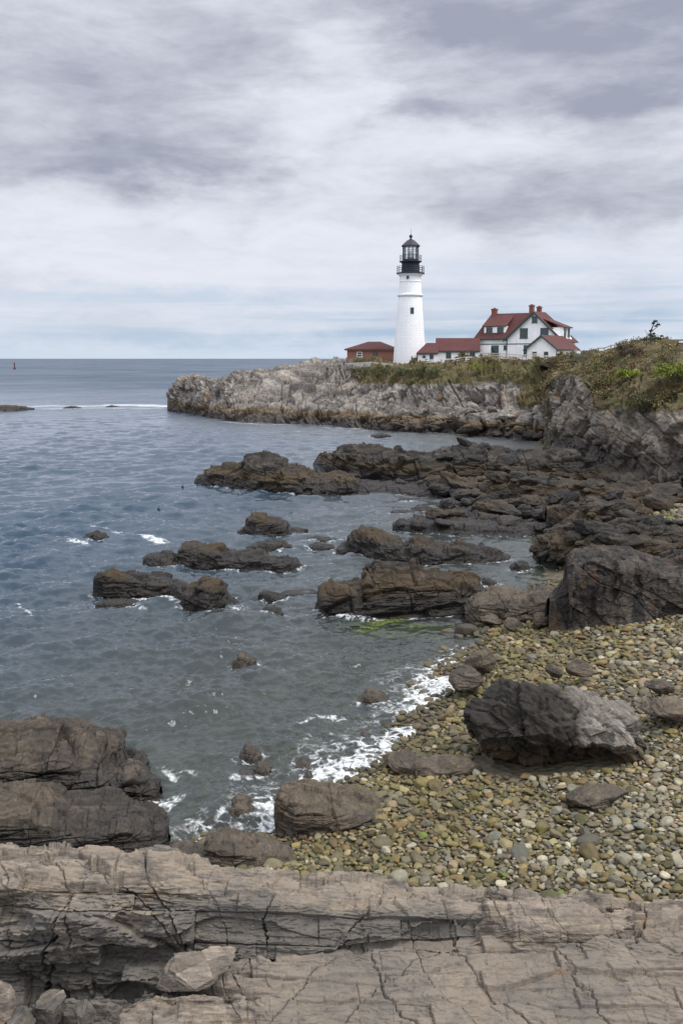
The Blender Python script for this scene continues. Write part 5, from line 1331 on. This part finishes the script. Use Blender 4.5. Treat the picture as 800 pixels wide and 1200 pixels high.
def shrub(lab, px, py, w, h, col, group=None, n=420, leaf=.10, dy=.4):
    p = on_sheet(px, py + h * .35); kk = p[1] / F
    W, H_ = w * kk, h * kk
    root = empty('shrub', tuple(p - np.array([0, 0, .1]))); tag(root, lab, 'shrub', group)
    k = max(5, int(w / 2)); cen = np.stack([rv.uniform(-.5, .5, k) * W * .75, rv.uniform(-.4, .4, k) * W * .6 - dy, rv.uniform(.12, .6, k) * H_], 1)
    V, Fc, cc = leaves(cen, rv.uniform(.22, .36, k) * max(W * .6, H_), max(30, n // k), leaf, np.repeat(np.array([col]), k, 0), rv, 1.0)
    link('foliage', mesh_np('foliage', V, Fc, None, False, cc), M_leaf, root)
    mm = MB()
    for c_ in cen[:6]: mm.tube([(c_[0] * .2, -dy * .5, -.2), (c_[0] * .7, c_[1] * .7, c_[2] * .5), tuple(c_)], [.05, .035, .015], 5)
    mm.build('stems', M_darkwood, root)
dg = (.044, .058, .022); bgn = (.17, .205, .025); ol = (.115, .112, .034); br_ = (.095, .062, .038)
rowx = [410, 424, 438, 452, 466, 480, 494, 508]
names = ['at the left end of the bank below the brick building', 'below the middle of the brick building', 'below the right end of the brick building', 'below the left foot of the lighthouse', 'below the lighthouse, left of its middle', 'straight below the lighthouse', 'below the right foot of the lighthouse', 'below the smallest white building']
for i, x in enumerate(rowx): shrub('dark green bush ' + names[i], x, 436 + (i % 3) * 1.5 - 2, 19, 12 + (i * 7 % 5), dg if i % 3 else (.05, .058, .022), 'dark green bushes on the bank')
shrub('bright yellow green bush below the long low building', 566, 432, 44, 14, (.16, .165, .028), None, 1300)
shrub('olive bush below the right end of the long low building', 540, 434, 26, 11, ol); shrub('pale olive bush below the keepers house gable', 598, 436, 26, 9, ol)
shrub('bright green bush in the middle of the scrub on the near cliff', 734, 439, 32, 17, bgn, None, 1500, .09); shrub('wide bright green patch of bush at the right edge above the cliff', 785, 436, 52, 20, (.15, .175, .028), None, 2200, .09)
shrub('round olive bush on the slope left of the bright green bush', 712, 447, 26, 12, ol, None, 700, .08); shrub('brown leafless bush at the top of the near cliff', 744, 412, 30, 13, br_, None, 700, .07)
shrub('dark bush on the skyline where the rail fence ends', 728, 409, 26, 10, (.055, .052, .026), None, 600, .08); shrub('russet bush low on the cliff at the right edge', 782, 462, 30, 18, (.085, .065, .03), None, 800, .08)
shrub('olive brown bush hanging over the near cliff edge', 752, 470, 34, 20, (.080, .074, .030), None, 900, .08)
# wind bent tree
tp = on_sheet(762, 402.5); tp = np.array([PY(762, 403, tp[1])[0], tp[1], tp[2]])
tr = empty('bent_tree', tuple(tp)); tag(tr, 'small dark wind bent tree alone on the skyline at the right', 'tree')
kk = tp[1] / F
def tpt(px, py, dy=0.0): return ((px - 762) * kk, dy, (403 - py) * kk)
m = MB(); m.tube([(0, 0, -.4), tpt(762, 396), tpt(761.5, 388, .1), tpt(764, 381, .1), tpt(766, 378, .1)], [.12, .10, .075, .05, .02], 7)
m.tube([tpt(761.5, 388, .1), tpt(766, 385, 0), tpt(770, 381.5, -.1)], [.05, .035, .015], 6); m.tube([tpt(762, 394), tpt(757, 390, .1), tpt(755, 386, .15)], [.04, .025, .01], 6); m.tube([tpt(762, 395), tpt(768, 392, -.1), tpt(774, 393, -.1)], [.04, .025, .01], 6)
m.build('trunk', M_darkwood, tr, True)
cen = np.array([tpt(766, 377.5), tpt(763.5, 379.5), tpt(769.5, 381), tpt(767, 382.5), tpt(761.5, 388), tpt(760, 393), tpt(764, 394), tpt(758, 397), tpt(763, 398), tpt(768, 396.5), tpt(774, 394), tpt(772, 397), tpt(755, 398), tpt(765, 391)])
V, Fc, cc = leaves(cen, np.array([3, 2, 2.4, 1.8, 2.4, 3.4, 3.4, 4, 4, 3.6, 2, 3, 3, 2]) * kk, 120, .055, np.repeat(np.array([(.026, .036, .016)]), len(cen), 0), rv, .9)
link('crown', mesh_np('crown', V, Fc, None, False, cc), M_leaf, tr)

# ------------------------------------------------------------------ buoys
p = PZ(17.5, 432.6, 0); kk = p[1] / F
o = empty('channel_buoy', tuple(p)); tag(o, 'red channel buoy far out on the sea near the left edge', 'buoy')
M_red = plain('red_buoy_paint', (.085, .018, .018), .5, .1)
m = MB(); m.lathe([(.5, -1.0), (1.15, -.6), (1.2, .9), (.95, 1.2), (.6, 1.3)], 20); m.build('float', M_red, o, True)
m = MB(); m.lathe([(.65, 1.3), (.45, 4.2), (.65, 4.25), (.65, 5.6), (.3, 6.2)], 16); m.build('tower', M_red, o, True)
m = MB(); m.lathe([(.2, 6.2), (.25, 6.4), (.25, 6.9), (.1, 7.1)], 10); m.build('lamp', plain('buoy_lamp', (.3, .05, .04), .3, .1), o, True)
for px, py, lab in ((214, 571.5, 'tiny dark speck on open water left of the long brown rock'), (186, 598, 'tiny dark speck on open water above the three humped rock')):
    p = PZ(px, py, 0); o = empty('dark_speck', tuple(p)); tag(o, lab, 'buoy')  # small dark specks on the water, modelled as little floats with a stick
    m = MB(); m.lathe([(.04, -.08), (.09, -.04), (.11, .06), (.09, .12), (.04, .15)], 14); m.build('float', M_black, o, True)
    m = MB(); m.tube([(0, 0, .13), (.02, 0, .26)], .02, 6); m.build('stick', M_black, o)
